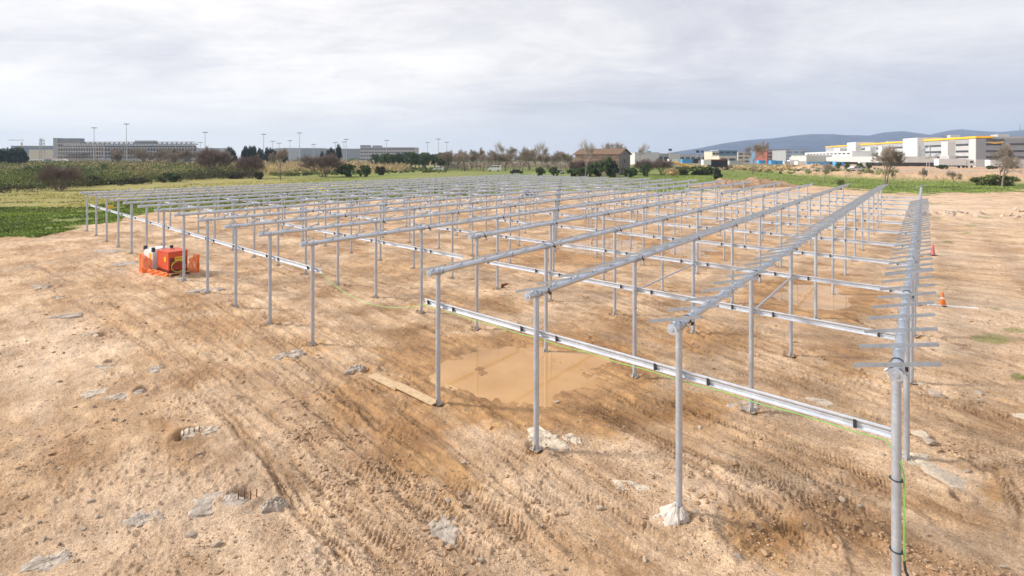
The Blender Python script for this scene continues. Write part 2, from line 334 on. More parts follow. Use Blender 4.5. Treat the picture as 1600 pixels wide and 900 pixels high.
MT = {
 'galv_post': galv('galvanised_post', (.47, .515, .58), .46, .6), 'galv_bar': galv('galvanised_bar', (.30, .325, .36), .42, .45), 'galv_tube': galv('galvanised_tube', (.56, .605, .67), .30, .9),
 'galv_rail': galv('galvanised_rail', (.68, .72, .78), .42, .5), 'bolt': mat('dark_fitting', (.06, .065, .07), .5, .6, 20),
 'dusty': mat('dusty_steel', (.42, .36, .30), .7, .2, 20, var=.25), 'concrete': mat('old_concrete', (.50, .415, .32), .9, 0, 7, .03, var=.3), 'concrete_grey': mat('grey_concrete', (.37, .31, .255), .9, 0, 9, .03, var=.4),
 'stone': mat('field_stone', (.42, .34, .27), .9, 0, 12, .02, var=.3), 'clod': mat('dry_clod', (.42, .275, .165), 1, 0, 15, .02, var=.3),
 'board': mat('plywood_board', (.52, .37, .22), .8, 0, 9, .004, var=.2), 'wood': mat('pallet_wood', (.55, .30, .13), .85, 0, 12, var=.25),
 'rust': mat('rusty_rebar', (.16, .07, .035), .9, 0, 20), 'red': mat('generator_red', (.62, .085, .03), .45, 0, 3, var=.08), 'dark': mat('dark_plastic', (.03, .03, .035), .6, 0, 10),
 'darkred': mat('dark_red_steel', (.16, .025, .015), .5, 0, 5), 'white': mat('white_paint', (.78, .78, .76), .5, 0, 2, var=.06), 'net': mat('orange_net', (.95, .24, .06), .8, 0, 4, var=.1),
 'yellow': mat('yellow_sticker', (.9, .48, .02), .5, 0, 8, var=.05), 'cable_y': mat('yellow_cable', (.62, .60, .10), .6, 0, 9, var=.1), 'green_cable': mat('green_cable', (.22, .55, .12), .5, 0, 5, var=.1),
 'orange': mat('cone_orange', (.85, .20, .03), .6, 0, 9, var=.1), 'pink': mat('faded_pink_cone', (.62, .16, .16), .7, 0, 9, var=.15), 'plastic': mat('crumpled_film', (.52, .46, .40), .35, 0, 9, .02, var=.12),
 'glass': mat('dark_glass', (.03, .04, .05), .12, 0, 3), 'tyre': mat('tyre_rubber', (.02, .02, .02), .8, 0, 10), 'blue': mat('blue_paint', (.03, .07, .28), .4, 0, 4), 'skin': mat('skin', (.45, .27, .19), .6, 0, 9),
 'hiviz': mat('hi_vis_yellow', (.6, .85, .05), .7, 0, 9), 'navy': mat('navy_cloth', (.02, .025, .05), .8, 0, 9),
 'trunk': mat('grey_bark', (.20, .155, .12), .9, 0, 8, var=.3), 'bare': mat('bare_twigs', (.31, .25, .195), .9, 0, 2, var=.3), 'bare_pale': mat('pale_bare_twigs', (.44, .385, .33), .9, 0, 2, var=.25),
 'bare_red': mat('reddish_bare_twigs', (.20, .145, .12), .9, 0, 2, var=.3),
 'leaf': mat('evergreen_leaf', (.065, .105, .028), .7, 0, .9, var=.4, attr='tint'), 'leaf_dark': mat('cypress_leaf', (.020, .035, .020), .8, 0, .9, var=.4, attr='tint'),
 'reed': mat('tan_reed', (.48, .36, .19), .9, 0, .5, var=.3, attr='tint'), 'scrub': mat('scrub_leaf', (.14, .17, .04), .8, 0, .25, var=.45, attr='tint'),
 'scrub_grey': mat('grey_green_leaf', (.20, .23, .12), .8, 0, .25, var=.3, attr='tint'), 'bramble': mat('dark_bramble', (.065, .058, .028), .9, 0, .4, var=.35, attr='tint'),
 'grass': mat('grass_blade', (.17, .235, .035), .8, 0, .3, var=.35, attr='tint'), 'grass_y': mat('dry_yellow_grass', (.42, .38, .09), .8, 0, .3, var=.3, attr='tint'), 'flower': mat('yellow_flower', (.85, .75, .02), .7, 0, 1),
}

# ------------------------------------------------------------------ object helpers
def tag(o, label=None, cat=None, group=None, kind=None):
    if label: o['label'] = label
    if cat: o['category'] = cat
    if group: o['group'] = group
    if kind: o['kind'] = kind
    return o
def empty(name, loc, rz=0, label=None, cat=None, group=None):
    o = bpy.data.objects.new(name, None); COL.objects.link(o); o.location = loc; o.rotation_euler = (0, 0, rz); o.empty_display_size = .2
    return tag(o, label, cat, group)
def link(name, me, parent=None, loc=(0, 0, 0), rot=(0, 0, 0), scale=(1, 1, 1)):
    o = bpy.data.objects.new(name, me); COL.objects.link(o); o.parent = parent; o.location = loc; o.rotation_euler = rot; o.scale = scale
    return o
class MB:
    def __init__(s): s.v = []; s.f = []; s.m = []; s.mi = 0; s.sm = []
    def add(s, vs, fs, smooth=False):
        o = len(s.v); s.v += [tuple(p) for p in vs]; s.f += [tuple(i+o for i in f) for f in fs]; s.m += [s.mi]*len(fs); s.sm += [smooth]*len(fs)
        return s
    def box(s, c, d, rz=0, rx=0):
        cx, cy, cz = c; a, b, h = d[0]/2, d[1]/2, d[2]/2; V = []
        M = Matrix.Rotation(rz, 3, 'Z') @ Matrix.Rotation(rx, 3, 'X')
        for z in (-h, h):
            for x, y in ((-a, -b), (a, -b), (a, b), (-a, b)): V.append(Vector(c)+M @ Vector((x, y, z)))
        return s.add(V, [(3, 2, 1, 0), (4, 5, 6, 7), (0, 1, 5, 4), (1, 2, 6, 5), (2, 3, 7, 6), (3, 0, 4, 7)])
    def cyl(s, a, b, r1, r2=None, n=12, caps=True, smooth=True):
        a = Vector(a); b = Vector(b); r2 = r1 if r2 is None else r2; d = (b-a).normalized()
        p = d.orthogonal().normalized(); q = d.cross(p); V = []
        for c, r in ((a, r1), (b, r2)):
            for i in range(n):
                t = 2*math.pi*i/n; V.append(c+(p*math.cos(t)+q*math.sin(t))*r)
        s.add(V, [(i, (i+1) % n, n+(i+1) % n, n+i) for i in range(n)], smooth)
        if caps:
            s.add(V[:n], [tuple(range(n))[::-1]]); s.add(V[n:], [tuple(range(n))])
        return s
    def tube(s, pts, r, n=6):
        V = []; pts = [Vector(p) for p in pts]; up = Vector((0, 0, 1))
        for i, p in enumerate(pts):
            d = (pts[min(i+1, len(pts)-1)]-pts[max(i-1, 0)]).normalized()
            a = d.cross(up); a = a.normalized() if a.length > .05 else Vector((1, 0, 0)); b = a.cross(d).normalized()
            rr = r[i] if isinstance(r, (list, tuple)) else r
            for k in range(n):
                t = 2*math.pi*k/n; V.append(p+(a*math.cos(t)+b*math.sin(t))*rr)
        Fs = [(i*n+k, i*n+(k+1) % n, (i+1)*n+(k+1) % n, (i+1)*n+k) for i in range(len(pts)-1) for k in range(n)]
        return s.add(V, Fs, True)
    def extrude(s, prof, x0, x1):
        "closed (y, z) outline extruded along x"
        n = len(prof); V = [(x0, y, z) for y, z in prof]+[(x1, y, z) for y, z in prof]
        s.add(V, [(i, n+i, n+(i+1) % n, (i+1) % n) for i in range(n)]); 
        s.add(V[:n], [tuple(range(n))]); s.add(V[n:], [tuple(range(n))[::-1]]); return s
    def prism(s, poly, z0, z1):
        n = len(poly); V = [(x, y, z0) for x, y in poly]+[(x, y, z1) for x, y in poly]
        s.add(V, [(i, (i+1) % n, n+(i+1) % n, n+i) for i in range(n)]); s.add(V[:n], [tuple(range(n))[::-1]]); s.add(V[n:], [tuple(range(n))]); return s
    def mesh(s, name, mats):
        me = bpy.data.meshes.new(name); me.from_pydata(s.v, [], s.f)
        for m in (mats if isinstance(mats, (list, tuple)) else [mats]): me.materials.append(m)
        me.polygons.foreach_set('material_index', s.m); me.polygons.foreach_set('use_smooth', s.sm); me.update(); return me
    def build(s, name, mats, parent=None, loc=(0, 0, 0), rot=(0, 0, 0)): return link(name, s.mesh(name, mats), parent, loc, rot)
def npmesh(name, V, Fq, mt, smooth=True, attrs=None, domain='POINT'):
    me = bpy.data.meshes.new(name); k = Fq.shape[1]
    me.vertices.add(len(V)); me.vertices.foreach_set('co', V.astype(np.float32).ravel())
    me.loops.add(Fq.size); me.loops.foreach_set('vertex_index', Fq.astype(np.int32).ravel())
    me.polygons.add(len(Fq)); me.polygons.foreach_set('loop_start', np.arange(0, Fq.size, k, dtype=np.int32))
    me.polygons.foreach_set('use_smooth', np.full(len(Fq), smooth))
    me.update(calc_edges=True); me.materials.append(mt)
    for a, d in (attrs or {}).items():
        at = me.attributes.new(a, 'FLOAT', domain); at.data.foreach_set('value', d.astype(np.float32))
    return me

# ------------------------------------------------------------------ ground
def ground_material():
    m = bpy.data.materials.new('bare_earth_and_grass'); m.use_nodes = True; t = m.node_tree; b = t.nodes['Principled BSDF']
    g = N(t, 'ShaderNodeNewGeometry')
    def at(n): a = N(t, 'ShaderNodeAttribute'); a.attribute_name = n; return a.outputs['Fac']
    def nz(scale, detail=6, rough=.6, sc=None, rot=0):
        n = N(t, 'ShaderNodeTexNoise'); n.inputs['Scale'].default_value = scale; n.inputs['Detail'].default_value = detail; n.inputs['Roughness'].default_value = rough
        src = g.outputs['Position']
        if sc:
            mp = N(t, 'ShaderNodeMapping', vector_type='TEXTURE'); mp.inputs['Rotation'].default_value = (0, 0, rot); mp.inputs['Scale'].default_value = sc; L(t, src, mp.inputs[0]); src = mp.outputs[0]
        L(t, src, n.inputs['Vector']); return n.outputs['Fac']
    def Mh(op, a, b_=None, c=None, clamp=False):
        n = N(t, 'ShaderNodeMath', operation=op); n.use_clamp = clamp
        for i, v in enumerate((a, b_, c)):
            if v is None: continue
            if isinstance(v, (int, float)): n.inputs[i].default_value = v
            else: L(t, v, n.inputs[i])
        return n.outputs[0]
    def mr(f, a, b_, c=0., d=1.):
        n = N(t, 'ShaderNodeMapRange'); 
        for i, v in enumerate((a, b_, c, d)): n.inputs[i+1].default_value = v
        L(t, f, n.inputs[0]); return n.outputs[0]
    def mix(f, a, b_, bt='MIX'):
        n = N(t, 'ShaderNodeMix', data_type='RGBA', blend_type=bt)
        if isinstance(f, (int, float)): n.inputs[0].default_value = f
        else: L(t, f, n.inputs[0])
        for i, v in ((6, a), (7, b_)):
            if isinstance(v, tuple): n.inputs[i].default_value = (*v, 1)
            else: L(t, v, n.inputs[i])
        return n.outputs[2]
    ang = math.atan2(D2[1], D2[0])
    big = nz(.45, 7, .62); med = nz(2.2, 6, .6); fine = nz(24, 8, .75); stre = nz(1.1, 6, .65, (3.5, .8, 1), ang); st2 = nz(3.2, 7, .68, (2.0, .8, 1), ang-.12)
    f0 = mr(Mh('ADD', Mh('MULTIPLY', big, .45), Mh('ADD', Mh('MULTIPLY', med, .25), Mh('MULTIPLY', stre, .3))), .415, .585)
    dry = mix(f0, (.41, .245, .13), (.82, .595, .40))
    dry = mix(Mh('MULTIPLY', mr(nz(.28, 5, .6), .50, .64), .45), dry, (.36, .27, .20))            # greyer, stony areas
    dry = mix(mr(at('pale'), 0, 1, 0, .8), dry, (.80, .62, .46))
    spk = mr(nz(38, 3, .6), .35, .65, .80, 1.16)
    dry = mix(.85, dry, spk, 'MULTIPLY'); dry = mix(1.0, dry, mr(fine, .3, .7, .58, 1.30), 'MULTIPLY'); dry = mix(1.0, dry, mr(st2, .36, .64, .84, 1.10), 'MULTIPLY')
    wetf = Mh('ADD', at('wet'), mr(Mh('ADD', Mh('MULTIPLY', med, .5), Mh('MULTIPLY', stre, .5)), .36, .66, -.55, .35))
    wetf = mr(wetf, .12, .52)
    trw = mr(Mh('MULTIPLY', at('trk'), mr(med, .38, .6, .45, 1)), .18, .85, 0, .9)
    wetf = Mh('MAXIMUM', wetf, trw, clamp=True)
    wetf = Mh('MAXIMUM', wetf, mr(Mh('MULTIPLY', mr(nz(.30, 6, .66, (3., .8, 1), ang), .50, .62), mr(med, .4, .6, .3, 1)), 0, 1, 0, .60), clamp=True)
    wetc = mix(mr(at('trk'), .2, .9), mix(f0, (.33, .165, .062), (.55, .32, .14)), mix(f0, (.22, .115, .045), (.36, .205, .10)))
    earth = mix(wetf, dry, mix(1.0, wetc, mr(st2, .36, .64, .72, 1.22), 'MULTIPLY'))
    # stones as flecks
    vo = N(t, 'ShaderNodeTexVoronoi'); vo.inputs['Scale'].default_value = 16; vo.inputs['Randomness'].default_value = 1; L(t, g.outputs['Position'], vo.inputs['Vector'])
    sc_ = N(t, 'ShaderNodeSeparateColor'); L(t, vo.outputs['Color'], sc_.inputs[0])
    st = Mh('MULTIPLY', mr(vo.outputs['Distance'], .30, .22), mr(sc_.outputs[0], .80, .84)); st = Mh('MULTIPLY', st, mr(nz(.7, 4), .45, .6))
    earth = mix(Mh('MULTIPLY', st, .7), earth, mix(sc_.outputs[1], (.30, .24, .19), (.66, .56, .46)))
    # far soil slightly paler where dry
    gn = nz(.11, 6, .6); gn2 = nz(1.1, 6, .7); gs = mr(nz(.05, 5, .6, (2.5, .6, 1), .3), .42, .62)
    green = mix(mr(gn2, .3, .7), (.085, .125, .018), (.23, .29, .055))
    yell = mix(mr(gn2, .3, .7), (.20, .185, .045), (.38, .33, .10))
    veg = mix(at('yel'), green, yell); veg = mix(Mh('MULTIPLY', gs, .35), veg, (.20, .16, .08))
    c = mix(Mh('MAXIMUM', at('grass'), at('weeds'), clamp=True), earth, veg)
    c = mix(at('bank'), c, mix(mr(med, .35, .65), (.36, .22, .12), (.60, .42, .27)))
    c = mix(at('farland'), c, mix(mr(nz(.012, 5, .6, (6, 1, 1)), .42, .58), (.13, .12, .05), (.30, .23, .14)))
    L(t, c, b.inputs['Base Color'])
    L(t, mr(wetf, .3, 1, .95, .48), b.inputs['Roughness']); b.inputs['Specular IOR Level'].default_value = .3
    hgt = Mh('ADD', Mh('MULTIPLY', nz(9, 8, .7, (1.6, .8, 1), ang), .6), Mh('ADD', Mh('MULTIPLY', nz(45, 4, .6), .16), Mh('MULTIPLY', st, .25)))
    bp = N(t, 'ShaderNodeBump'); bp.inputs['Strength'].default_value = 1.0; bp.inputs['Distance'].default_value = .13
    L(t, hgt, bp.inputs['Height']); L(t, bp.outputs[0], b.inputs['Normal'])
    return m
def build_ground():
    Y = [4.4]
    while Y[-1] < 60: Y.append(Y[-1]*1.0046)
    while Y[-1] < 300: Y.append(Y[-1]*1.012)
    while Y[-1] < 3900: Y.append(Y[-1]*1.06)
    Y = np.array(Y); A = np.concatenate([[-40, -8, -4, -2.5, -1.9, -1.5], np.linspace(-1.25, 1.25, 1001), [1.5, 1.9, 2.5, 4, 8, 40]])
    X = np.clip(A[None, :]*Y[:, None], -5200, 5200); YY = np.repeat(Y[:, None], len(A), 1)
    z, m = terrain(X.ravel(), YY.ravel())
    x = X.ravel(); y = YY.ravel()
    V = np.stack([x, y, z], 1)
    nb = len(A); back = np.stack([X[0]*1.0, np.full(nb, -300.), np.zeros(nb)], 1)
    u, v = uvof(x, y)
    # yellow band of the left field; darker green near the earth
    n = fbm(x*.06, y*.06, 201, 4)
    gb = np.interp(u, GB[:, 0], GB[:, 1]); d = gb-v
    yel = sst(24, 34, d+6*n)*sst(560, 400, u+60*n)*sst(268, 280, v)
    yel = np.maximum(yel, .55*sst(900, 700, u)*sst(262, 268, v)*sst(282, 276, v)*sst(-.2, .4, n))
    yel = np.clip(yel+.35*sst(.1, .5, fbm(x*.25, y*.25, 207, 3)), 0, 1)*sst(1000, 900, u)
    farl = sst(262, 256.5, v+1.5*n)*(1-m['bank'])
    z0 = np.zeros(nb)
    att = dict(grass=m['grass'], weeds=m['weeds'], wet=m['wet'], pale=m['pale'], trk=m['trk'], bank=m['bank'], yel=yel, farland=farl)
    V = np.concatenate([back, V]); att = {k: np.concatenate([z0, a]) for k, a in att.items()}
    nr = len(Y)+1; i = np.arange(nr-1)[:, None]*nb+np.arange(nb-1)[None, :]; i = i.ravel()
    Fq = np.stack([i, i+1, i+1+nb, i+nb], 1)
    me = npmesh('ground', V, Fq, ground_material(), True, att)
    o = link('ground', me); tag(o, 'sandy building-site earth rutted by tyres, turning to green field behind', 'ground', kind='structure')
    return z, m
build_ground()

# puddles
def water_material():
    m = bpy.data.materials.new('muddy_water'); m.use_nodes = True; t = m.node_tree; b = t.nodes['Principled BSDF']
    b.inputs['Roughness'].default_value = .02; b.inputs['Specular IOR Level'].default_value = .5; b.inputs['IOR'].default_value = 1.33
    g = N(t, 'ShaderNodeNewGeometry'); n = N(t, 'ShaderNodeTexNoise'); n.inputs['Scale'].default_value = .8; n.inputs['Detail'].default_value = 5; L(t, g.outputs['Position'], n.inputs['Vector'])
    r = N(t, 'ShaderNodeValToRGB'); r.color_ramp.elements[0].position = .35; r.color_ramp.elements[1].position = .65
    r.color_ramp.elements[0].color = (.42, .235, .095, 1); r.color_ramp.elements[1].color = (.50, .295, .13, 1); L(t, n.outputs['Fac'], r.inputs[0]); L(t, r.outputs[0], b.inputs['Base Color'])
    w = N(t, 'ShaderNodeTexNoise'); w.inputs['Scale'].default_value = 5; L(t, g.outputs['Position'], w.inputs['Vector'])
    bp = N(t, 'ShaderNodeBump'); bp.inputs['Strength'].default_value = .04; bp.inputs['Distance'].default_value = .01; L(t, w.outputs['Fac'], bp.inputs['Height']); L(t, bp.outputs[0], b.inputs['Normal'])
    return m
WM = water_material()
for i, P in enumerate(PUDW):
    c = P.mean(0); Q = c+(P-c)*1.0; E = []
    for a in range(len(Q)):
        p = Q[a]; d = (p-c)/np.linalg.norm(p-c); E.append(p+d*.5)
    mb = MB(); n = len(E); mb.add([(c[0], c[1], WATER_Z[i])]+[(e[0], e[1], WATER_Z[i]) for e in E], [(0, 1+k, 1+(k+1) % n) for k in range(n)])
    o = mb.build('puddle_water', WM); tag(o, ['large tan muddy puddle between the nearest posts', 'grey tan puddle further back under the tube rows', 'small puddle right of the far one', 'thin brown puddle between the two rightmost rows', 'narrow wet strip between puddles'][i], 'puddle', kind='structure')
    if i > 2: pass

# ------------------------------------------------------------------ the steel rows
BETA = math.atan2(D1[1], D1[0])
def tube_z(k): return 3.015+.0045*max(0, trow(k))
def rail_z(t): return 2.225+.0035*max(0, t)
CH = [(0, -.06), (0, .06), (-.045, .06), (-.045, .045), (-.040, .045), (-.040, .055), (-.005, .055), (-.005, .014), (-.017, .008), (-.017, -.008), (-.005, -.014), (-.005, -.055), (-.040, -.055), (-.040, -.045), (-.045, -.045), (-.045, -.06)]
def purlin_mesh():
    w = .021; h = .021
    pr = [(-w, -h), (w, -h), (w, h), (w-.012, h), (w-.012, h-.008), (w-.005, h-.008), (w-.005, -h+.006), (-w+.005, -h+.006), (-w+.005, h-.008), (-w+.012, h-.008), (-w+.012, h), (-w, h)][::-1]
    mb = MB(); mb.extrude(pr, -.43, .43)
    return mb.mesh('purlin', MT['galv_bar'])
PM = purlin_mesh()
def saddle_mesh():
    mb = MB(); mb.box((0, 0, .070), (.035, .06, .022)); 
    for s in (-1, 1): mb.cyl((0, s*.070, -.03), (0, s*.070, .085), .005, n=5)
    return mb.mesh('saddle', MT['galv_post'])
def post_parts():
    plate = MB(); plate.box((0, 0, .008), (.19, .19, .012))
    for a in (-1, 1):
        for b in (-1, 1): plate.cyl((a*.075, b*.075, .014), (a*.075, b*.075, .045), .009, n=6)
    plate.add([(.056, -.004, .016), (.09, -.004, .016), (.056, -.004, .12), (.056, .004, .016), (.09, .004, .016), (.056, .004, .12)], [(0, 1, 2), (5, 4, 3), (0, 3, 4, 1), (1, 4, 5, 2)])
    plate.add([(-.056, -.004, .016), (-.115, -.004, .016), (-.056, -.004, .12), (-.056, .004, .016), (-.115, .004, .016), (-.056, .004, .12)], [(0, 1, 2), (5, 4, 3), (0, 3, 4, 1), (1, 4, 5, 2)])
    bear = MB(); bear.cyl((-.035, 0, 0), (.035, 0, 0), .078, n=16); bear.cyl((.10, 0, 0), (.12, 0, 0), .084, n=14); bear.box((0, 0, -.078), (.08, .12, .04))
    bear.cyl((.11, .085, -.02), (.11, .118, -.05), .016, n=6); bear.cyl((.11, -.085, -.02), (.11, -.118, -.05), .016, n=6)
    return plate.mesh('base_plate', MT['dusty']), bear.mesh('bearing', MT['galv_post'])
PLATE, BEAR = post_parts(); SADDLE = saddle_mesh()
cap = MB(); cap.cyl((-.012, 0, 0), (0, 0, 0), .078, n=22); cap.cyl((-.024, 0, 0), (-.012, 0, 0), .03, n=12); CAP = cap.mesh('end_cap', MT['galv_post'])
collar_dark = MB(); collar_dark.cyl((-.012, 0, 0), (.010, 0, 0), .073, n=14); collar_dark.box((0, -.09, -.05), (.04, .035, .05)); COLLAR = collar_dark.mesh('collar', MT['bolt'])
PAD_AT = []
NAMES = {-2: 'rightmost galvanised tube row, seen end-on with short cross bars on both sides', -1: 'second galvanised tube row from the right, cross bars sticking out like fish bones',
 0: 'third galvanised tube row from the right, first post in front of the large puddle', 1: 'galvanised tube row whose first post has plywood boards at its foot',
 2: 'galvanised tube row set back from the front line, its tube interrupted by a gap', 3: 'galvanised row just left of the opening in the front rail', 4: 'galvanised second row left of the opening in the front rail', 5: 'galvanised third row left of the opening in the front rail',
 6: 'galvanised tube row whose front post is second to the right of the generator', 7: 'galvanised tube row whose front post stands against the red generator', 8: 'galvanised row starting directly behind the red generator and white box', 9: 'galvanised row starting just left of the white box and orange net',
 10: 'galvanised fifth row from the far left end of the array', 11: 'galvanised fourth row from the far left end of the array', 12: 'galvanised third row from the far left end of the array', 13: 'galvanised second row from the far left end of the array', 14: 'galvanised farthest row, its first post at the left end, nearest the green field'}
def make_row(k):
    p = rowpos(k); g0 = tz(p[0], p[1]); zt = tube_z(k)
    root = empty('tube_row', (p[0], p[1], 0), BETA, NAMES[k], 'steel frame', 'tube rows of the solar array frame')
    segs = {2: [(3.85, 21.9), (29.6, 48.2)], 5: [(-.28, 48.2)]}.get(k, [(-.28, {0: 49.4, -1: 50.0}.get(k, 48.2))])
    if k == -2: segs = [(-.10, 48.2)]
    if k > 2: segs = [(-.36, segs[0][1])]
    prad = .053 if k > -1 else .050; pid = 0
    shaft = MB(); shaft.cyl((0, 0, -.35), (0, 0, zt-.06), prad, n=18, caps=False); SH = shaft.mesh('post', MT['galv_post'])
    for a, b in segs:
        tb = MB(); tb.cyl((a, 0, zt), (b, 0, zt), .064, n=22)
        nfl = [x for x in np.arange(2.6, 48, 8.34) if a < x < b]
        for x in nfl: tb.cyl((x-.012, 0, zt), (x+.012, 0, zt), .088, n=16)
        t = tb.build('torque_tube', MT['galv_tube'], root)
        link('end_cap', CAP, t, (a, 0, zt)); link('end_cap', CAP, t, (b+.012, 0, zt), (0, 0, 0))
        e = 31.0 if k == -2 else b; s = a+(.16 if k > -2 else .06)
        i = 0
        while s < e-.05:
            jit = random.uniform(-.025, .025)
            o = link('cross_bar', PM, root, (s+jit, .02+random.uniform(-.02, .02), zt+.103), (R(0), R(15.7)+random.uniform(-.012, .012), R(90)+random.uniform(-.012, .012)))
            if s < 22: link('saddle', SADDLE, o, (0, 0, -.103), (0, R(-15.7), R(-90)))
            if i in (8, 22, 41) : link('cross_bar', PM, root, (s+jit+.16, .02, zt+.103), (0, R(15.7), R(90)))
            s += .78 if k <= 0 else .84; i += 1
        if k == -2:
            link('cross_bar', PM, root, (48.0, .02, zt+.15), (0, R(15.7), R(90)), (1, 3.5, 1))
        for n in range(12):
            x = n*BAY
            if not (a-.5 <= x <= b+.5): continue
            q = rowpos(k, x); g = tz(q[0], q[1])
            ps = link('post', SH, root, (x, 0, 0)); link('base_plate', PLATE, ps, (0, 0, g+.01), (0, 0, random.uniform(-.1, .1))); link('bearing', BEAR, ps, (0, 0, zt))
            if n > 0 or k < 1:
                link('collar', COLLAR, t, (x+.33, 0, zt))
            PAD_AT.append((q[0], q[1], g))
        for n in {-1: (1, 4), 0: (1, 4), 1: (4,)}.get(k, ()):
            br = MB(); br.cyl((n*BAY+.06, .0, 2.2), ((n+1)*BAY-.06, .0, 2.2), .022, n=8); br.build('brace', MT['galv_post'], root)
    return root
for k in range(-2, 15): make_row(k)

ORD = ['front', 'second', 'third', 'fourth', 'fifth', 'sixth', 'seventh', 'eighth', 'ninth', 'tenth', 'eleventh', 'farthest']
RC = MB(); RC.box((0, -.024, 0), (.035, .05, .108)); CLAMP = RC.mesh('clamp', MT['bolt'])
def make_rail(n, ka, kb, ea, eb, side):
    ta, tb = trow(ka)-ea, trow(kb)+eb; off = .10; s = n*BAY+off
    pa = P0+D2*ta+D1*s; pb = P0+D2*tb+D1*s; za, zb = rail_z(ta), rail_z(tb)
    d = Vector((pb[0]-pa[0], pb[1]-pa[1], zb-za)); ln = d.length
    root = empty('cross_rail', (pb[0], pb[1], zb), 0, f'galvanised channel rail across the {ORD[n]} post line: {side}', 'steel rail', 'channel rails tying the rows together')
    ex = (-d).normalized(); ey = Vector((0, 0, 1)).cross(ex).normalized(); ez = ex.cross(ey)
    root.rotation_euler = Matrix((ex, ey, ez)).transposed().to_euler()
    mb = MB(); 
    cuts = [0.0]; c = 5.8
    while c < ln-1: cuts.append(c); c += 5.75
    cuts.append(ln)
    for a, b in zip(cuts[:-1], cuts[1:]): mb.extrude(CH, a+.004, b-.004)
    r = mb.build('channel', MT['galv_rail'], root)
    for k in range(ka, kb+1):
        x = tb-trow(k)
        for dx in ((-.42, .42) if n < 9 else (.4,)):
            if .05 < x+dx < ln-.05: link('clamp', CLAMP, root, (x+dx, 0, 0))
for n in range(12):
    if n == 0:
        make_rail(0, -2, 1, -.05, .55, 'from the boards to the right edge'); make_rail(0, 3, 14, .36, .04, 'left of the opening, above the generator')
    elif n == 1:
        make_rail(1, -2, 2, .0, -.25, 'right part'); make_rail(1, 2, 14, -.75, .04, 'left part')
    else:
        make_rail(n, -2, 5, .0, .3, 'right half'); make_rail(n, 6, 14, .3, .04, 'left half')

# ------------------------------------------------------------------ irregular lumps
def lump(name, r, h, mt, seed, flat=True, parent=None, loc=(0, 0, 0), n=28, rings=7, holes=False, elong=1.0, rz=0.0, rag=.3):
    rs = np.random.RandomState(seed); V = []; Fs = []
    ph = rs.rand(6)*6.28
    def rad(t): return 1+rag*(.55*math.sin(2*t+ph[0])+.4*math.sin(3*t+ph[1])+.35*math.sin(5*t+ph[2])+.25*math.sin(9*t+ph[3])+.2*math.sin(13*t+ph[4]))
    V.append((0, 0, h))
    for j in range(1, rings+1):
        q = j/rings
        for i in range(n):
            t = 2*math.pi*i/n; rr = rad(t)*r*q*(1+.04*rs.randn())
            zz = (h*(1-q**6)+.25*h*rs.randn()*.6) if flat else h*math.sqrt(max(0, 1-q*q))*(1+.18*rs.randn())
            if j == rings: zz = -.06
            V.append((rr*math.cos(t)*elong, rr*math.sin(t), zz))
    for i in range(n): Fs.append((0, 1+i, 1+(i+1) % n))
    for j in range(rings-1):
        for i in range(n):
            a = 1+j*n+i; b = 1+j*n+(i+1) % n; Fs.append((a, a+n, b+n, b))
    mb = MB(); mb.add(V, Fs, False); return mb.build(name, mt, parent, loc, (0, 0, rz))
def gz(u, v):
    p = G(u, v); return (p[0], p[1], tz(p[0], p[1]))
SL = [  # u, v, radius, height, elong, material, label
 (852,690,.52,.07,1.3,'concrete','pale concrete collar around the first post of the third row from the right'),
 (893,687,.24,.07,1.2,'concrete','small pale concrete lump right of the collar by the third row'),
 (694,826,.40,.03,1.0,'concrete_grey','round cracked concrete slab sunk in the earth at the bottom of the picture'),
 (310,677,.36,.08,1.3,'concrete','broken concrete footing with a dark hole and rusty bars'),
 (345,790,.5,.06,1.4,'concrete_grey','crumbled footing remains with a hole and upright bars'),
 (428,792,.22,.13,1.1,'concrete_grey','dark grey lump of concrete rubble beside the deep rut'),
 (148,614,.34,.05,1.2,'concrete','flat rounded concrete stump on the left, left of its dull neighbour'),
 (195,618,.38,.04,1.4,'concrete_grey','dull half-buried concrete stump beside the small pit'),
 (160,573,.3,.04,1.2,'concrete_grey','flat grey footing with dark hole, middle left'),
 (143,523,.34,.06,1.3,'concrete','curved concrete rim round a dark hole'),
 (105,495,.42,.06,1.6,'concrete_grey','wide grey footing with a jagged edge'),
 (88,467,.34,.06,1.5,'concrete_grey','bluish grey footing, second of the far left line'),
 (62,449,.42,.06,1.6,'concrete_grey','farthest of the flat grey footings at the left edge'),
 (1425,719,.42,.06,1.3,'concrete','pale concrete pad at the foot of the second post of the rightmost row'),
 (1165,636,.32,.05,1.6,'concrete_grey','flat grey concrete chips left of the second post of the second row'),
 (322,453,.55,.05,1.8,'concrete_grey','broken grey concrete round the foot of the post right of the generator'),
 (285,436,.45,.05,1.5,'concrete_grey','grey concrete patch in front of the generator'),
 (985,762,.22,.03,2.0,'concrete','thin pale cement smear on the ground left of the wrapped post'),
 (455,555,.4,.07,1.5,'concrete_grey','grey rubble heap left of the boards'),
 (555,578,.28,.10,1.4,'concrete_grey','dark stony crumbs beside the left end of the boards'),
 (240,578,.3,.04,1.4,'concrete_grey','faint grey patch of gravelly concrete near the ruts'),
 (225,812,.3,.05,1.3,'concrete_grey','bluish grey rubble patch lower left'),
 (75,880,.3,.05,1.3,'concrete_grey','grey rubble streak in the bottom left corner'),
 (196,412,.7,.05,1.6,'concrete_grey','grey concrete patch at the foot of the posts left of the white box'),
 (170,393,.7,.05,1.8,'concrete_grey','pale grey patch below the third farthest post'),
 (1280,628,.3,.03,1.5,'concrete','flat pale stone by the middle puddle edge'),
]
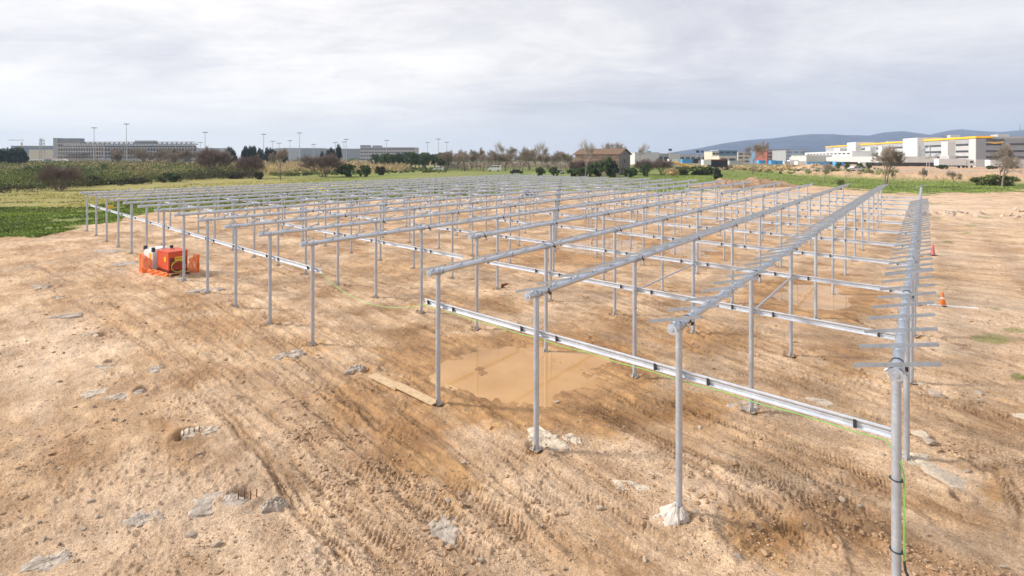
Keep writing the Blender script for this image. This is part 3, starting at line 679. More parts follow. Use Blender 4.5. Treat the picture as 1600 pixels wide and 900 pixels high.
for i, (u, v, r, h, e, m, lb) in enumerate(SL):
    x, y, z = gz(u, v); o = lump('concrete_slab', r*.72, h*.8, MT[m], 100+i, True, None, (x, y, z-.015), elong=e, rz=R(-20+13*(i % 4)))
    tag(o, lb, 'concrete slab', 'old concrete footings in the earth')
# rebar stubs in the broken footings
for (u, v, n, lb) in [(296,683,4,'rusty bars standing in the broken footing hole'), (383,785,4,'rusty bars standing in the crumbled footing')]:
    x, y, z = gz(u, v); mb = MB()
    for i in range(n): mb.cyl((x-.12+i*.09, y+.02*i, z-.2), (x-.12+i*.09+.01, y+.02*i, z+.14+.02*(i % 2)), .009, n=6)
    tag(mb.build('rebar', MT['rust']), lb, 'rebar')
def rock_mesh(seed, mt):
    bm = bmesh.new(); bmesh.ops.create_icosphere(bm, subdivisions=2, radius=1); rs = np.random.RandomState(seed)
    cuts = [Vector(rs.randn(3)).normalized() for _ in range(7)]
    for v in bm.verts:
        for c in cuts:
            d = v.co.dot(c)
            if d > .62: v.co -= c*(d-.62)
        v.co.z *= .7; v.co *= 1+.05*rs.randn()
    me = bpy.data.meshes.new('stone'); bm.to_mesh(me); bm.free(); me.materials.append(mt); return me
RK = [rock_mesh(s, MT['stone']) for s in range(4)]+[rock_mesh(s+9, MT['concrete']) for s in range(2)]+[rock_mesh(s+20, MT['clod']) for s in range(4)]
big = [(1482,752,.34,.20,5,'flat pale slab of stone tilted over a hole at lower right'), (1440,683,.13,1,4,'pale split stone just above the concrete pad on the right'), (1452,692,.11,1,0,'grey stone touching the pale split stone'),
 (1463,618,.14,1,1,'brown boulder right of the rightmost posts'), (1437,600,.09,.6,4,'flat light stone left of the brown boulder'), (1528,614,.09,1,5,'whitish stone on the right slope'), (1530,625,.07,1,0,'little stone below the whitish one'),
 (1598,655,.12,1,4,'pale stone cut by the right edge'), (937,797,.05,1,5,'small cream stone below the third row'), (1088,806,.07,1,0,'round stone right of the plastic-wrapped foot'), (862,714,.06,1,0,'grey stone below the concrete collar'),
 (300,840,.07,1,0,'stone with a sharp shadow, lower left'), (338,855,.06,1,5,'pale stone among crumbs, lower left'), (224,719,.04,1,0,'lone pebble above the lower left slope'), (252,742,.035,1,0,'lone small stone on the smooth slope'),
 (141,783,.045,1,4,'pale pebble at far lower left'), (259,648,.04,1,0,'dark stone near the middle left'), (312,708,.05,1,4,'pale stone below the broken footing'), (723,725,.04,1,0,'stone left of the smooth pale patch'), (805,801,.035,1,1,'round stone right of the cracked slab'),
 (1093,669,.05,1,5,'scrap-like white stone near the second row'), (870,628,.06,1,0,'stone at the lower shore of the large puddle'), (1180,905,.05,1,0,'stone at the bottom edge'), (1152,875,.06,1,1,'stone beside the dried mud bowl')]
for i, (u, v, r, sz, k, lb) in enumerate(big):
    x, y, z = gz(u, v); o = link('stone', RK[k], None, (x, y, z+r*.25*sz), (random.uniform(-.2, .2), .1, random.uniform(0, 6)), (r*1.3, r, r*sz)); tag(o, lb, 'stone')
# scattered individual stones of no special look
for i in range(150):
    for _ in range(50):
        u = random.uniform(0, 1600); v = random.choice([random.uniform(560, 900), random.uniform(470, 900)])
        p = G(u, v); 
        if all(poly_sd(np.array([p[0]]), np.array([p[1]]), P)[0] > .6 for P in PUDW): break
    x, y = p; r = random.choice([.015, .02, .022, .03, .04])*(.8+.5*random.random())
    o = link('stone', RK[random.randrange(6)], None, (x, y, tz(x, y)+r*.3), (random.random(), random.random(), random.uniform(0, 6)), (r*random.uniform(1, 1.5), r, r*random.uniform(.6, 1)))
    tag(o, 'small loose stone lying on the bare rutted earth', 'stone', 'small stones scattered over the earth')
def gravel():
    n = 26000; rs = np.random.RandomState(5)
    v = 470+rs.rand(n*3)**.8*480; u = -60+rs.rand(n*3)*1720
    y = F*H/(v-V0); x = (u-U0)/F*y
    den = sst(.0, .55, fbm(x*.55, y*.55, 301, 4)+.12)
    k = rs.rand(len(x)) < den*.85+.06
    for P in PUDW: k &= poly_sd(x, y, P) > .35
    x = x[k][:n]; y = y[k][:n]; z, _ = terrain(x, y, True); m = len(x)
    r = .006+.016*rs.rand(m)**3+.00*y
    base = np.array([[1, 0, 0], [-.5, .87, 0], [-.5, -.87, 0], [.1, .1, 1], [0, 0, -.8]], float)
    f = np.array([[0, 1, 3], [1, 2, 3], [2, 0, 3], [1, 0, 4], [2, 1, 4], [0, 2, 4]])
    a = rs.rand(m)*6.28; c, s = np.cos(a), np.sin(a); B = base[None]*(1+.35*rs.randn(m, 5, 1)); 
    X = (B[..., 0]*c[:, None]-B[..., 1]*s[:, None])*r[:, None]*1.25+x[:, None]; Y = (B[..., 0]*s[:, None]+B[..., 1]*c[:, None])*r[:, None]+y[:, None]; Z = B[..., 2]*r[:, None]*.8+z[:, None]+r[:, None]*.3
    V = np.stack([X, Y, Z], 2).reshape(-1, 3); Fq = (f[None]+5*np.arange(m)[:, None, None]).reshape(-1, 3)
    me = npmesh('gravel', V, Fq, mat('gravel_crumbs', (.46, .325, .215), 1, 0, 30, var=.45), False)
    tag(link('gravel', me), 'loose crumbs and gravel over the earth', 'gravel', kind='stuff')
gravel()
def clods():
    rs = np.random.RandomState(15); n = 16000
    v = 400+rs.rand(n)**.9*520; u = -60+rs.rand(n)*1720; y = F*H/(v-V0); x = (u-U0)/F*y
    s_ = x*D1[0]+y*D1[1]; t_ = x*D2[0]+y*D2[1]
    den = sst(.05, .5, fbm(s_*1.1, t_*.35, 311, 4)); k = rs.rand(n) < den*.8+.02
    for P in PUDW: k &= poly_sd(x, y, P) > .8
    x = x[k]; y = y[k]; z, _ = terrain(x, y, True); m = len(x); r = .014+.035*rs.rand(m)**3
    bm = bmesh.new(); bmesh.ops.create_icosphere(bm, subdivisions=1, radius=1); base = np.array([v.co[:] for v in bm.verts]); f = np.array([[q.index for q in p.verts] for p in bm.faces]); bm.free(); nb = len(base)
    B = base[None]*(1+.22*rs.randn(m, nb, 1)); a = rs.rand(m)*6.28; c, s = np.cos(a), np.sin(a)
    X = (B[..., 0]*c[:, None]*1.4-B[..., 1]*s[:, None])*r[:, None]+x[:, None]; Y = (B[..., 0]*s[:, None]*1.4+B[..., 1]*c[:, None])*r[:, None]+y[:, None]; Z = B[..., 2]*r[:, None]*.7+z[:, None]+r[:, None]*.15
    V = np.stack([X, Y, Z], 2).reshape(-1, 3); Fq = (f[None]+nb*np.arange(m)[:, None, None]).reshape(-1, 3)
    tag(link('earth_clods', npmesh('earth_clods', V, Fq, mat('earth_clods', (.36, .235, .14), 1, 0, 9, .02, var=.35), False)), 'broken clods of dry earth along the tyre tracks', 'earth clods', kind='stuff')
clods()

# plastic-wrapped foot
def wrapped():
    x, y, z = gz(1056, 800); p = rowpos(-1); x, y = p; z = tz(x, y)
    n = 40; V = []; Fs = []; rs = np.random.RandomState(3)
    prof = [(.054, .18), (.075, .17), (.12, .125), (.17, .075), (.205, .03), (.23, -.01)]
    for j, (r, h) in enumerate(prof):
        for i in range(n):
            t = 2*math.pi*i/n; rr = r*(1+(.03+.09*j/5)*math.sin(3*t+1.9*j)+(.05*j/5)*math.sin(8*t+2*j)+.05*rs.randn()*j/2.5)*(1+.22*math.cos(t-3.4)*j/5)
            V.append((rr*math.cos(t)*1.05-.03*j/2, rr*math.sin(t), h*(1+.08*math.sin(5*t)+.03*rs.randn())))
    for j in range(len(prof)-1):
        for i in range(n): a = j*n+i; b = j*n+(i+1) % n; Fs.append((a, a+n, b+n, b))
    mb = MB(); mb.add(V, Fs, False)
    o = mb.build('plastic_sheet', MT['plastic'], None, (x, y, z)); tag(o, 'crumpled whitish plastic sheet wrapped round the foot of a front post', 'plastic sheet')
wrapped()
# plywood boards
def boards():
    a = G(581, 590); b = G(624, 610); c = G(680, 636)
    for (p, q, w, lb, dz) in [(a, b, .30, 'short plywood board lying on mud, left end of the two', .05), (b-(c-b)*.08, c, .27, 'longer plywood board reaching the foot of the front post', .075)]:
        d = q-p; ln = np.linalg.norm(d); m = (p+q)/2; z = max(tz(*p), tz(*q), tz(*m))+dz
        mb = MB(); mb.box((0, 0, 0), (ln, w*.85, .022)); o = mb.build('plywood_board', MT['board'], None, (m[0], m[1], z), (0, R(1), math.atan2(d[1], d[0]))); tag(o, lb, 'board')
boards()

# ------------------------------------------------------------------ cable on the front rail
def cable():
    mb = MB(); pts = []
    def rp(t, dz=-.08): q = P0+D2*t+D1*.05; return (q[0], q[1], rail_z(t)+dz)
    tend = trow(-2); q0 = trow(3)-.36; q1 = trow(1)+.55
    for i in range(15):
        f = i/14; t = q0+(q1-q0)*f; s = 4*f*(1-f); pts.append(rp(t, -.03-.42*s-.05*f))
    t = q1
    i = 0
    while t > tend+.15: pts.append(rp(t, -.075-.025*abs(math.sin(i*.9)))); t -= .32; i += 1
    c = rowpos(-2); g = tz(*c)
    pts.append(rp(tend+.10, -.09))
    side = Vector((.10, -.07, 0)); side = side.normalized()*.058
    for z in (1.98, 1.80, 1.5, 1.1, .75): pts.append((c[0]+side.x*(1.1 if z < 1.9 else .2), c[1]+side.y-.02, z+.02*math.sin(z*9)))
    m = mb.tube(pts, [.0065 if q[2] > 2.0 or i < 15 else .0095 for i, q in enumerate(pts)], 6)
    root = empty('earth_cable', (c[0], c[1], g), 0, 'green and yellow cable hanging under the front rail and down the right post', 'cable')
    for v in range(len(mb.v)): mb.v[v] = (mb.v[v][0]-c[0], mb.v[v][1]-c[1], mb.v[v][2]-g)
    mb.build('cable', MT['green_cable'], root)
    e = Vector(pts[-1])-Vector((c[0], c[1], g)); k = MB(); k.tube([e+Vector((0, 0, .02)), e+Vector((.01, -.01, -.1)), e+Vector((.05, -.03, -.2)), e+Vector((.09, -.05, -.33)), e+Vector((.15, -.06, -.5))], [.012, .014, .022, .02, .006], 8); k.build('plug', MT['dark'], root)
    for z in (1.72, .86):
        w = MB(); w.cyl((0, 0, z-g), (0, 0, z-g+.006), .072, n=18); w.build('cable_tie', MT['dark'], root)
cable()

# ------------------------------------------------------------------ generator, white box, pallet, net
def genset():
    c = G(263, 432); a = R(56); base = tz(c[0], c[1])
    r = np.array([math.cos(a), math.sin(a)]); l = np.array([-math.sin(a), math.cos(a)])
    w, d = .80, 1.15; m = c+r*w/2+l*d/2; z0 = base+.13
    pal = empty('pallet', (c[0]+r[0]*.45+l[0]*1.1, c[1]+r[1]*.45+l[1]*1.1, base), a, 'orange-brown wooden pallet under the red generator and white box', 'pallet')
    mb = MB()
    for i in range(9): mb.box((0, -1.2+i*.3, .12), (.95, .2, .02))
    mb.build('deck', MT['wood'], pal)
    for x in (-.42, 0, .42):
        mb = MB(); mb.box((x, 0, .055), (.09, 2.5, .105)); mb.build('runner', MT['wood'], pal)
    g = empty('generator', (m[0], m[1], z0), a, 'red box-shaped generator with grille and yellow sticker, standing on a pallet', 'generator')
    mb = MB(); mb.box((0, 0, .55), (w, d, .80)); mb.box((0, 0, .965), (w+.04, d+.04, .03)); mb.build('body', MT['red'], g)
    mb = MB(); mb.box((0, 0, .08), (w-.02, d-.02, .14)); mb.build('skirt', MT['darkred'], g)
    # front face is local -y
    mb = MB(); mb.box((0, -d/2-.004, .44), (w*.86, .012, .50)); mb.build('panel', MT['darkred'], g)
    mb = MB()
    for i in range(12): mb.box((-.28+i*.051, -d/2-.02, .34), (.018, .02, .30))
    mb.build('grille', MT['red'], g)
    mb = MB(); mb.box((.06, -d/2-.035, .64), (.42, .008, .17)); s1 = mb.build('sign', MT['yellow'], g)
    mb = MB()
    for i, ww in enumerate((.05, .03, .05, .04, .05, .03, .05)): mb.box((-.10+i*.055, -d/2-.041, .645), (ww*.75, .004, .05))
    mb.build('lettering', MT['dark'], s1)
    mb = MB(); mb.box((-w/2-.006, .05-.3, .62), (.01, .22, .20)); mb.build('sticker', MT['yellow'], g)
    mb = MB(); mb.tube([(-.06, 0, .98), (-.06, 0, 1.05), (.06, 0, 1.05), (.06, 0, .98)], .015); mb.build('lifting_eye', MT['dark'], g)
    mb = MB()
    mb.tube([(-.02+.28*math.cos(t), -d/2-.06, .30+.26*math.sin(t)) for t in np.linspace(0, 6.283, 30)], .009); mb.tube([(.29*math.cos(t)-.01, -d/2-.085, .28+.25*math.sin(t)) for t in np.linspace(0, 6.283, 30)], .012)
    hz = mb.build('cable_coil', MT['cable_y'], None, (m[0], m[1], z0), (0, 0, a)); tag(hz, 'yellow cable coil hanging on the front grille of the red generator', 'cable coil')
    # white box
    wc = c+r*.30+l*1.85; b = empty('water_tank', (wc[0], wc[1], z0), a, 'white plastic box tank with dark corner fittings behind the red generator', 'tank')
    mb = MB(); mb.box((0, 0, .47), (.85, 1.0, .9)); mb.box((0, 0, .95), (.60, .7, .06)); mb.build('body', MT['white'], b)
    for x in (-1, 1):
        for y in (-1, 1): mb = MB(); mb.box((x*.38, y*.45, .97), (.12, .12, .20)); mb.build('corner_fitting', MT['dark'], b)
    mb = MB(); mb.box((-.43, -.25, .66), (.012, .2, .28)); mb.build('sticker', MT['yellow'], b)
    # net
    def net(pts, h, name, lb):
        mb = MB(); P = [Vector((p[0], p[1], 0)) for p in pts]; n = 26; Q = []
        for i in range(n+1):
            f = i/n*(len(P)-1); j = min(int(f), len(P)-2); Q.append(P[j].lerp(P[j+1], f-j))
        bs = [tz(q.x, q.y)-.02 for q in Q]
        hh = [h*(1-.28*(abs(2*i/n-1))**2.2)+.03*math.sin(i*1.1) for i in range(n+1)]
        rows = 13
        pt = lambda i, j: (Q[i].x+.03*math.sin(j*.7+i), Q[i].y, bs[i]+hh[i]*j/rows)
        for j in range(rows+1): mb.tube([pt(i, j) for i in range(n+1)], .016 if j not in (0, rows) else .02, 4)
        for i in range(n+1): mb.tube([pt(i, j) for j in range(rows+1)], .010, 4)
        o = mb.build(name, MT['net']); tag(o, lb, 'safety net')
    e = c+r*w
    net([e+r*.02-l*.08, e+r*.22-l*.2, e+r*.45-l*.1, e+r*.50+l*.15], .86, 'safety_net', 'orange plastic mesh bulging out at the right of the red generator')
    net([wc-r*.5-l*.6, wc-r*.75-l*.3, wc-r*.70+l*.2, wc-r*.5+l*.6], .85, 'safety_net', 'orange plastic mesh left of the white box')
    net([c-r*.05-l*.05, c-r*.16+l*.6, c-r*.3+l*1.2, c-r*.42+l*1.9], .22, 'safety_net', 'slumped strip of orange mesh along the pallet edge')
genset()

# ------------------------------------------------------------------ cones, drill, small litter
def cone(u, v, h, mt, band, lb, lean=0):
    x, y, z = gz(u, v); r = empty('traffic_cone', (x, y, z), .3, lb, 'traffic cone'); r.rotation_euler = (0, lean, .3)
    mb = MB(); mb.box((0, 0, .02), (h*.56, h*.56, .04)); mb.build('base', MT['dark'], r)
    mb = MB(); mb.cyl((0, 0, .04), (0, 0, h), h*.2, h*.05, 16); mb.build('body', mt, r)
    if band: mb = MB(); mb.cyl((0, 0, h*.52), (0, 0, h*.80), h*.2*.52+.014, h*.2*.3+.01, 16); mb.build('band', MT['white'], r)
cone(1473, 478, .52, MT['orange'], True, 'orange traffic cone with white band right of the rightmost row')
cone(1457, 399, .62, MT['pink'], False, 'faded pink cone leaning behind the tips of the rightmost cross bars', .08)
x, y, z = gz(1487, 480); mb = MB(); mb.prism([(-.75, .06), (-.3, .10), (.1, .05), (.5, .02), (.8, -.04), (.8, -.12), (.3, -.08), (-.2, -.02), (-.7, -.05)], 0, .05); tag(mb.build('plank', MT['white'], None, (x, y, z), (0, 0, -.25)), 'white strip of board lying beside the orange cone', 'board')
x, y, z = gz(788, 449); r = empty('power_tool', (x, y, z), .5, 'small red and black power tool left on the earth', 'power tool')
mb = MB(); mb.cyl((-.14, 0, .12), (.12, 0, .14), .055, .04, 10); mb.build('housing', MT['darkred'], r); mb = MB(); mb.box((-.08, 0, .05), (.07, .05, .14)); mb.box((-.08, 0, .02), (.16, .09, .06)); mb.build('handle', MT['dark'], r); mb = MB(); mb.cyl((.12, 0, .14), (.22, 0, .145), .03, .012, 8); mb.build('chuck', MT['dark'], r)
x, y, z = gz(172, 326); r = empty('yellow_container', (x, y, z), .5, 'small orange-yellow container standing on the grass behind the far left posts', 'container')  # small lidded container, not a digger part
mb = MB(); mb.prism([(-.25, -.2), (.25, -.2), (.3, 0), (.25, .2), (-.25, .2)], 0, .3); mb.build('body', MT['yellow'], r); mb = MB(); mb.box((0, 0, .32), (.4, .3, .05)); mb.build('lid', MT['wood'], r)

# ------------------------------------------------------------------ vehicles
def van(u, Y, ln, h, rz, paint, lb, cat='van', kind='van', group=None):
    x = (u-U0)/F*Y; z = tz(x, Y); r = empty({'van': 'parked_van', 'car': 'parked_car', 'truck': 'parked_lorry'}[kind], (x, Y, z), rz, lb, cat, group); w = min(2.2, ln*.42)
    if kind == 'van': pr = [(-.5, .12), (-.5, .85), (-.47, .98), (.2, 1), (.34, .62), (.48, .5), (.5, .15)]
    elif kind == 'car': pr = [(-.5, .22), (-.49, .6), (-.38, .66), (-.27, .98), (.12, 1), (.27, .66), (.47, .56), (.5, .25)]
    else: pr = [(-.5, .28), (-.5, 1), (.26, 1), (.26, .28)]
    P = [(a*ln, b*h) for a, b in pr]; mb = MB(); V = [(a, -w/2, b) for a, b in P]+[(a, w/2, b) for a, b in P]; n = len(P)
    mb.add(V, [(i, (i+1) % n, n+(i+1) % n, n+i) for i in range(n)]+[tuple(range(n))[::-1], tuple(range(n, 2*n))]); mb.build('body', paint, r)
    if kind == 'truck':
        mb = MB(); P = [(.28, .2), (.28, .93), (.34, .96), (.46, .9), (.5, .5), (.5, .2)]; V = [(a*ln, -w/2, b*h) for a, b in P]+[(a*ln, w/2, b*h) for a, b in P]; n = len(P)
        mb.add(V, [(i, (i+1) % n, n+(i+1) % n, n+i) for i in range(n)]+[tuple(range(n))[::-1], tuple(range(n, 2*n))]); cb = mb.build('cab', MT['white'], r)
        for s in (-1, 1): mb = MB(); mb.box((.40*ln, s*(w/2+.01), .66*h), (.09*ln, .02, .22*h)); mb.build('window', MT['glass'], cb)
        mb = MB(); mb.box((-.05*ln, 0, .22*h), (.85*ln, w*.6, .1*h)); mb.build('chassis', MT['dark'], r)
        wx = (-.42, -.35, -.28, .18, .40)
    else:
        wx = (-.31, .31)
        for s in (-1, 1):
            for (a, b) in (((-.42, -.2), (-.17, .02), (.05, .24)) if kind == 'van' else ((-.27, -.07), (-.04, .16))):
                mb = MB(); mb.box(((a+b)/2*ln, s*(w/2+.005), .8*h), ((b-a)*ln, .02, .2*h if kind == 'van' else .22*h)); mb.build('window', MT['glass'], r)
        mb = MB(); mb.box(((.27 if kind == 'van' else .2)*ln+.02*ln, 0, .8*h), (.015*ln, w*.85, .26*h)); mb.build('windscreen', MT['glass'], r)
    for a in wx:
        for s in (-1, 1):
            mb = MB(); q = .14*h if kind == 'van' else (.2*h if kind == 'car' else .13*h); mb.cyl((a*ln, s*(w/2-.2), q), (a*ln, s*(w/2+.03), q), q, n=12); mb.build('wheel', MT['tyre'], r)
    return r
def yb(v, g=.3): return F*(H-g)/(v-V0)
pn = lambda n, c: mat(n, c, .45, 0, 1, var=.08)
MT['lblue'] = pn('light_blue_paint', (.08, .36, .70)); MT['silver'] = pn('silver_paint', (.5, .51, .53)); MT['redp'] = pn('red_paint', (.55, .04, .04)); MT['teal'] = pn('teal_paint', (.10, .35, .30)); MT['black'] = pn('black_paint', (.02, .02, .022))
van(684, yb(268.5), 4.4, 1.75, R(178), MT['white'], 'small white van parked in the far green field, left one')
van(772.5, yb(268.5), 5.2, 2.3, R(175), MT['white'], 'white minibus parked near the bare trees in the far field')
van(873, yb(272.5), 4.2, 1.4, R(20), MT['silver'], 'silver car parked beyond the array in front of the farmhouse trees', 'car', 'car')
van(807, yb(272.5), 4.4, 1.45, R(5), MT['black'], 'dark car parked behind the far edge of the array', 'car', 'car')
# blue compressor under the rows
x, y, z = gz(828, 309); r = empty('compressor', (x, y, z), R(5), 'blue and white compressor set standing among the far posts', 'compressor')
mb = MB(); mb.box((.25, 0, .6), (1.5, .9, .65)); mb.cyl((-.2, -.46, .6), (-.2, .46, .6), .3, n=12); mb.build('body', MT['blue'], r); mb = MB(); mb.box((-.9, 0, .62), (.6, .8, .6)); mb.build('tank', MT['white'], r)
mb = MB(); mb.box((0, 0, .2), (2.3, .7, .12)); mb.build('frame', MT['dark'], r)
for s in (-1, 1): mb = MB(); mb.cyl((.2, s*.5, .25), (.2, s*.62, .25), .25, n=12); mb.build('wheel', MT['tyre'], r)

# person in the far field
def person():
    Y = yb(277.5); x = (986.5-U0)/F*Y; z = tz(x, Y)
    me = bpy.data.meshes.new('person'); S = {}
    pts = [((0, 0, .95), .13), ((0, 0, 1.2), .14), ((0, 0, 1.42), .12), ((0, .01, 1.52), .055), ((0, .02, 1.66), .10),
           ((-.20, 0, 1.42), .055), ((-.27, .02, 1.15), .045), ((-.24, .12, .92), .035), ((.20, 0, 1.42), .055), ((.28, .02, 1.15), .045), ((.26, .10, .92), .035),
           ((-.10, 0, .85), .09), ((-.12, .03, .48), .06), ((-.13, 0, .08), .045), ((-.13, .16, .04), .04), ((.10, 0, .85), .09), ((.13, .02, .48), .06), ((.14, -.02, .08), .045), ((.14, .14, .04), .04)]
    ed = [(0, 1), (1, 2), (2, 3), (3, 4), (2, 5), (5, 6), (6, 7), (2, 8), (8, 9), (9, 10), (0, 11), (11, 12), (12, 13), (13, 14), (0, 15), (15, 16), (16, 17), (17, 18)]
    me.from_pydata([p for p, _ in pts], ed, []); me.materials.append(MT['navy'])
    o = link('person', me, None, (x, Y, z), (0, 0, R(150))); m = o.modifiers.new('skin', 'SKIN')
    for i, (_, rr) in enumerate(pts): me.skin_vertices[0].data[i].radius = (rr, rr*.8)
    me.skin_vertices[0].data[0].use_root = True
    o.modifiers.new('sub', 'SUBSURF').levels = 1; tag(o, 'person in a yellow hi-vis jacket standing beyond the array before the farmhouse', 'person')
    mb = MB(); mb.cyl((0, 0, .92), (0, 0, 1.45), .19, .20, 12); mb.cyl((-.22, 0, 1.42), (-.29, .03, 1.1), .075, .065, 8); mb.cyl((.22, 0, 1.42), (.30, .03, 1.1), .075, .065, 8); mb.build('jacket', MT['hiviz'], o)
    mb = MB(); mb.cyl((0, .02, 1.68), (0, .02, 1.80), .12, .07, 10); mb.build('hard_hat', MT['white'], o)
person()

# ------------------------------------------------------------------ vegetation
def quads(P, size, rs, up=.0):
    n = len(P); a = rs.randn(n, 3); a /= np.linalg.norm(a, axis=1)[:, None]; b = rs.randn(n, 3); b -= (b*a).sum(1)[:, None]*a; b /= np.linalg.norm(b, axis=1)[:, None]
    if up: b = b*(1-up)+np.array([0, 0, 1])*up
    s = (size*(.6+.8*rs.rand(n)))[:, None] if np.ndim(size) else (size*(.6+.8*rs.rand(n)))[:, None]
    V = np.stack([P-a*s*.5, P+b*s*.5, P+a*s*.5, P-b*s*.6], 1).reshape(-1, 3); return V, np.arange(4*n).reshape(-1, 4)
def leafmesh(name, P, size, mt, tint, rs, up=0.):
    V, Fq = quads(P, size, rs, up); return npmesh(name, V, Fq, mt, False, {'tint': tint}, 'FACE')
def crown_pts(n, rx, rz, zc, rs, lobes=24, skew=0):
    c = rs.randn(lobes, 3); c /= np.linalg.norm(c, axis=1)[:, None]; c *= (.30+.52*rs.rand(lobes))[:, None]; rad = .17+.20*rs.rand(lobes)
    k = rs.randint(0, lobes, n); d = rs.randn(n, 3); d /= np.linalg.norm(d, axis=1)[:, None]; q = c[k]+d*(rad[k]*rs.rand(n)**.35)[:, None]
    q = q*np.array([rx, rx, rz]); q[:, 2] += zc; q[:, 2] = np.maximum(q[:, 2], .05); return q, rs.rand(lobes)[k]*.7+.3*rs.rand(n)
def bush_proto(seed, rx, h, mt, n=2600, leaf=.22):
    rs = np.random.RandomState(seed); P, t = crown_pts(n, rx, h*.52, h*.48, rs); return leafmesh('foliage', P, leaf, mt, t, rs)
def tree_mesh_bare(seed, h, spread, depth=5, kids=3, trunk=.3, r0=.16, lean=.0, twig=.012, minr=.02, stems=1):
    rs = random.Random(seed); tr = MB(); cr = MB()
    def grow(p, d, ln, r, lv):
        pts = [p]; rr = [r]; q = p; dd = d.copy(); m = 3
        for i in range(m):
            dd = (dd+Vector((rs.gauss(0, .13), rs.gauss(0, .13), rs.gauss(.03, .08)))).normalized(); q = q+dd*ln/m; pts.append(q); rr.append(max(minr, r*(1-.45*(i+1)/m)))
        (tr if lv < 2 else cr).tube(pts, rr, 6 if lv < 2 else 3)
        if lv >= depth: return
        nk = kids+(1 if lv > 0 and rs.random() < .5 else 0)
        for i in range(nk):
            a = rs.uniform(0, 6.28); el = rs.uniform(.35, .9)*spread; ax = dd.orthogonal().normalized(); ax2 = dd.cross(ax)
            nd = (dd*math.cos(el)+(ax*math.cos(a)+ax2*math.sin(a))*math.sin(el)).normalized(); st = pts[rs.choice((2, 3)) if lv else 3]
            grow(st, nd, ln*rs.uniform(.58, .82), rr[-1]*.8, lv+1)
    for k in range(stems):
        a = 6.283*k/stems; q = .75 if stems > 1 else 0
        grow(Vector((.05*h*math.cos(a)*(stems > 1), .05*h*math.sin(a)*(stems > 1), -.2)), Vector((lean+q*math.cos(a)*rs.uniform(.4, 1), q*math.sin(a)*rs.uniform(.4, 1), 1)).normalized(), h*trunk, r0, 0 if stems == 1 else 1)
    return tr, cr
def norm_h(tr, cr, h):
    z = sorted(v[2] for v in cr.v); zm = z[int(len(z)*.995)]; s = h/zm
    for mb in (tr, cr): mb.v = [(a*s, b*s, c*s) for a, b, c in mb.v]
BARE = {}
def bare_proto(key, h, mt, **kw):
    tr, cr = tree_mesh_bare(**kw, h=h); norm_h(tr, cr, 1.0); BARE[key] = (tr.mesh('trunk', MT['trunk'] if mt != 'bare_pale' else MT['bare_pale']), cr.mesh('crown', MT[mt]))
bare_proto('shrub', 4, 'bare_red', seed=1, spread=.62, depth=5, kids=4, trunk=.36, r0=.05, minr=.010, stems=13)
bare_proto('tall', 10, 'bare', seed=2, spread=.75, depth=5, kids=4, trunk=.20, r0=.16, minr=.014)
bare_proto('tall2', 10, 'bare', seed=5, spread=.6, depth=5, kids=4, trunk=.20, r0=.15, minr=.014)
bare_proto('pale', 10, 'bare_pale', seed=8, spread=.62, depth=5, kids=4, trunk=.35, r0=.15, minr=.014)
bare_proto('big', 10, 'bare', seed=12, spread=.95, depth=5, kids=4, trunk=.22, r0=.2, minr=.012)
def bare(key, u, Y, vtop, lb, cat='tree', wid=1.0, group=None, name='bare_tree'):
    x = (u-U0)/F*Y; z = tz(x, Y); h = H-(vtop-V0)*Y/F-z; r = empty(name, (x, Y, z), random.uniform(0, 6), lb, cat, group); r.scale = (h*wid, h*wid, h)
    link('trunk', BARE[key][0], r); link('crown', BARE[key][1], r); return r
# big shrubs / trees one can tell apart
bare('shrub', 92, 78, 259, 'large rounded leafless reddish shrub at the edge of the left field', 'shrub', 1.05, name='bare_shrub')
bare('shrub', 333, 128, 232, 'wide bare brown tree among the left scrub', 'tree', .75)
bare('shrub', 392, 125, 243, 'round dark twiggy shrub right of the wide bare tree', 'shrub', .9, name='bare_shrub')
bare('tall', 438, 118, 232, 'bare brown tree standing at the edge of the field, middle left', 'tree', .7)
bare('shrub', 505, 135, 241, 'low wide tangle of bare branches left of the dark bush', 'shrub', 1.3, name='bare_shrub')
bare('tall', 260, 150, 236, 'thin bare tree in front of the long car park building', 'tree', .8)
bare('tall2', 1383, 96, 229, 'big bare tree standing on the green strip, right', 'tree', .85)
bare('big', 1382, 97, 233, 'spreading bare tree grown beside the big bare one', 'tree', .55)
bare('tall', 1176, 165, 222, 'bare tree before the brick buildings, right of the green field', 'tree', .75)
bare('tall2', 1559, 99, 226, 'large bare tree at the right in front of the warehouse corner', 'tree', .65)
bare('big', 1566, 96, 244, 'low spreading bare tree at the right edge', 'tree', .9)
bare('tall', 1490, 92, 267, 'small bare sapling on the green strip near the bank', 'tree', .8)
bare('tall2', 1441, 98, 262, 'slender bare sapling with thin stem between two larger trees', 'tree', .5)
bare('tall2', 1397, 100, 266, 'thin young stem just right of the big bare tree', 'tree', .4)
bare('big', 1288, 118, 255, 'small spreading bare tree at the foot of the bank', 'tree', .8)
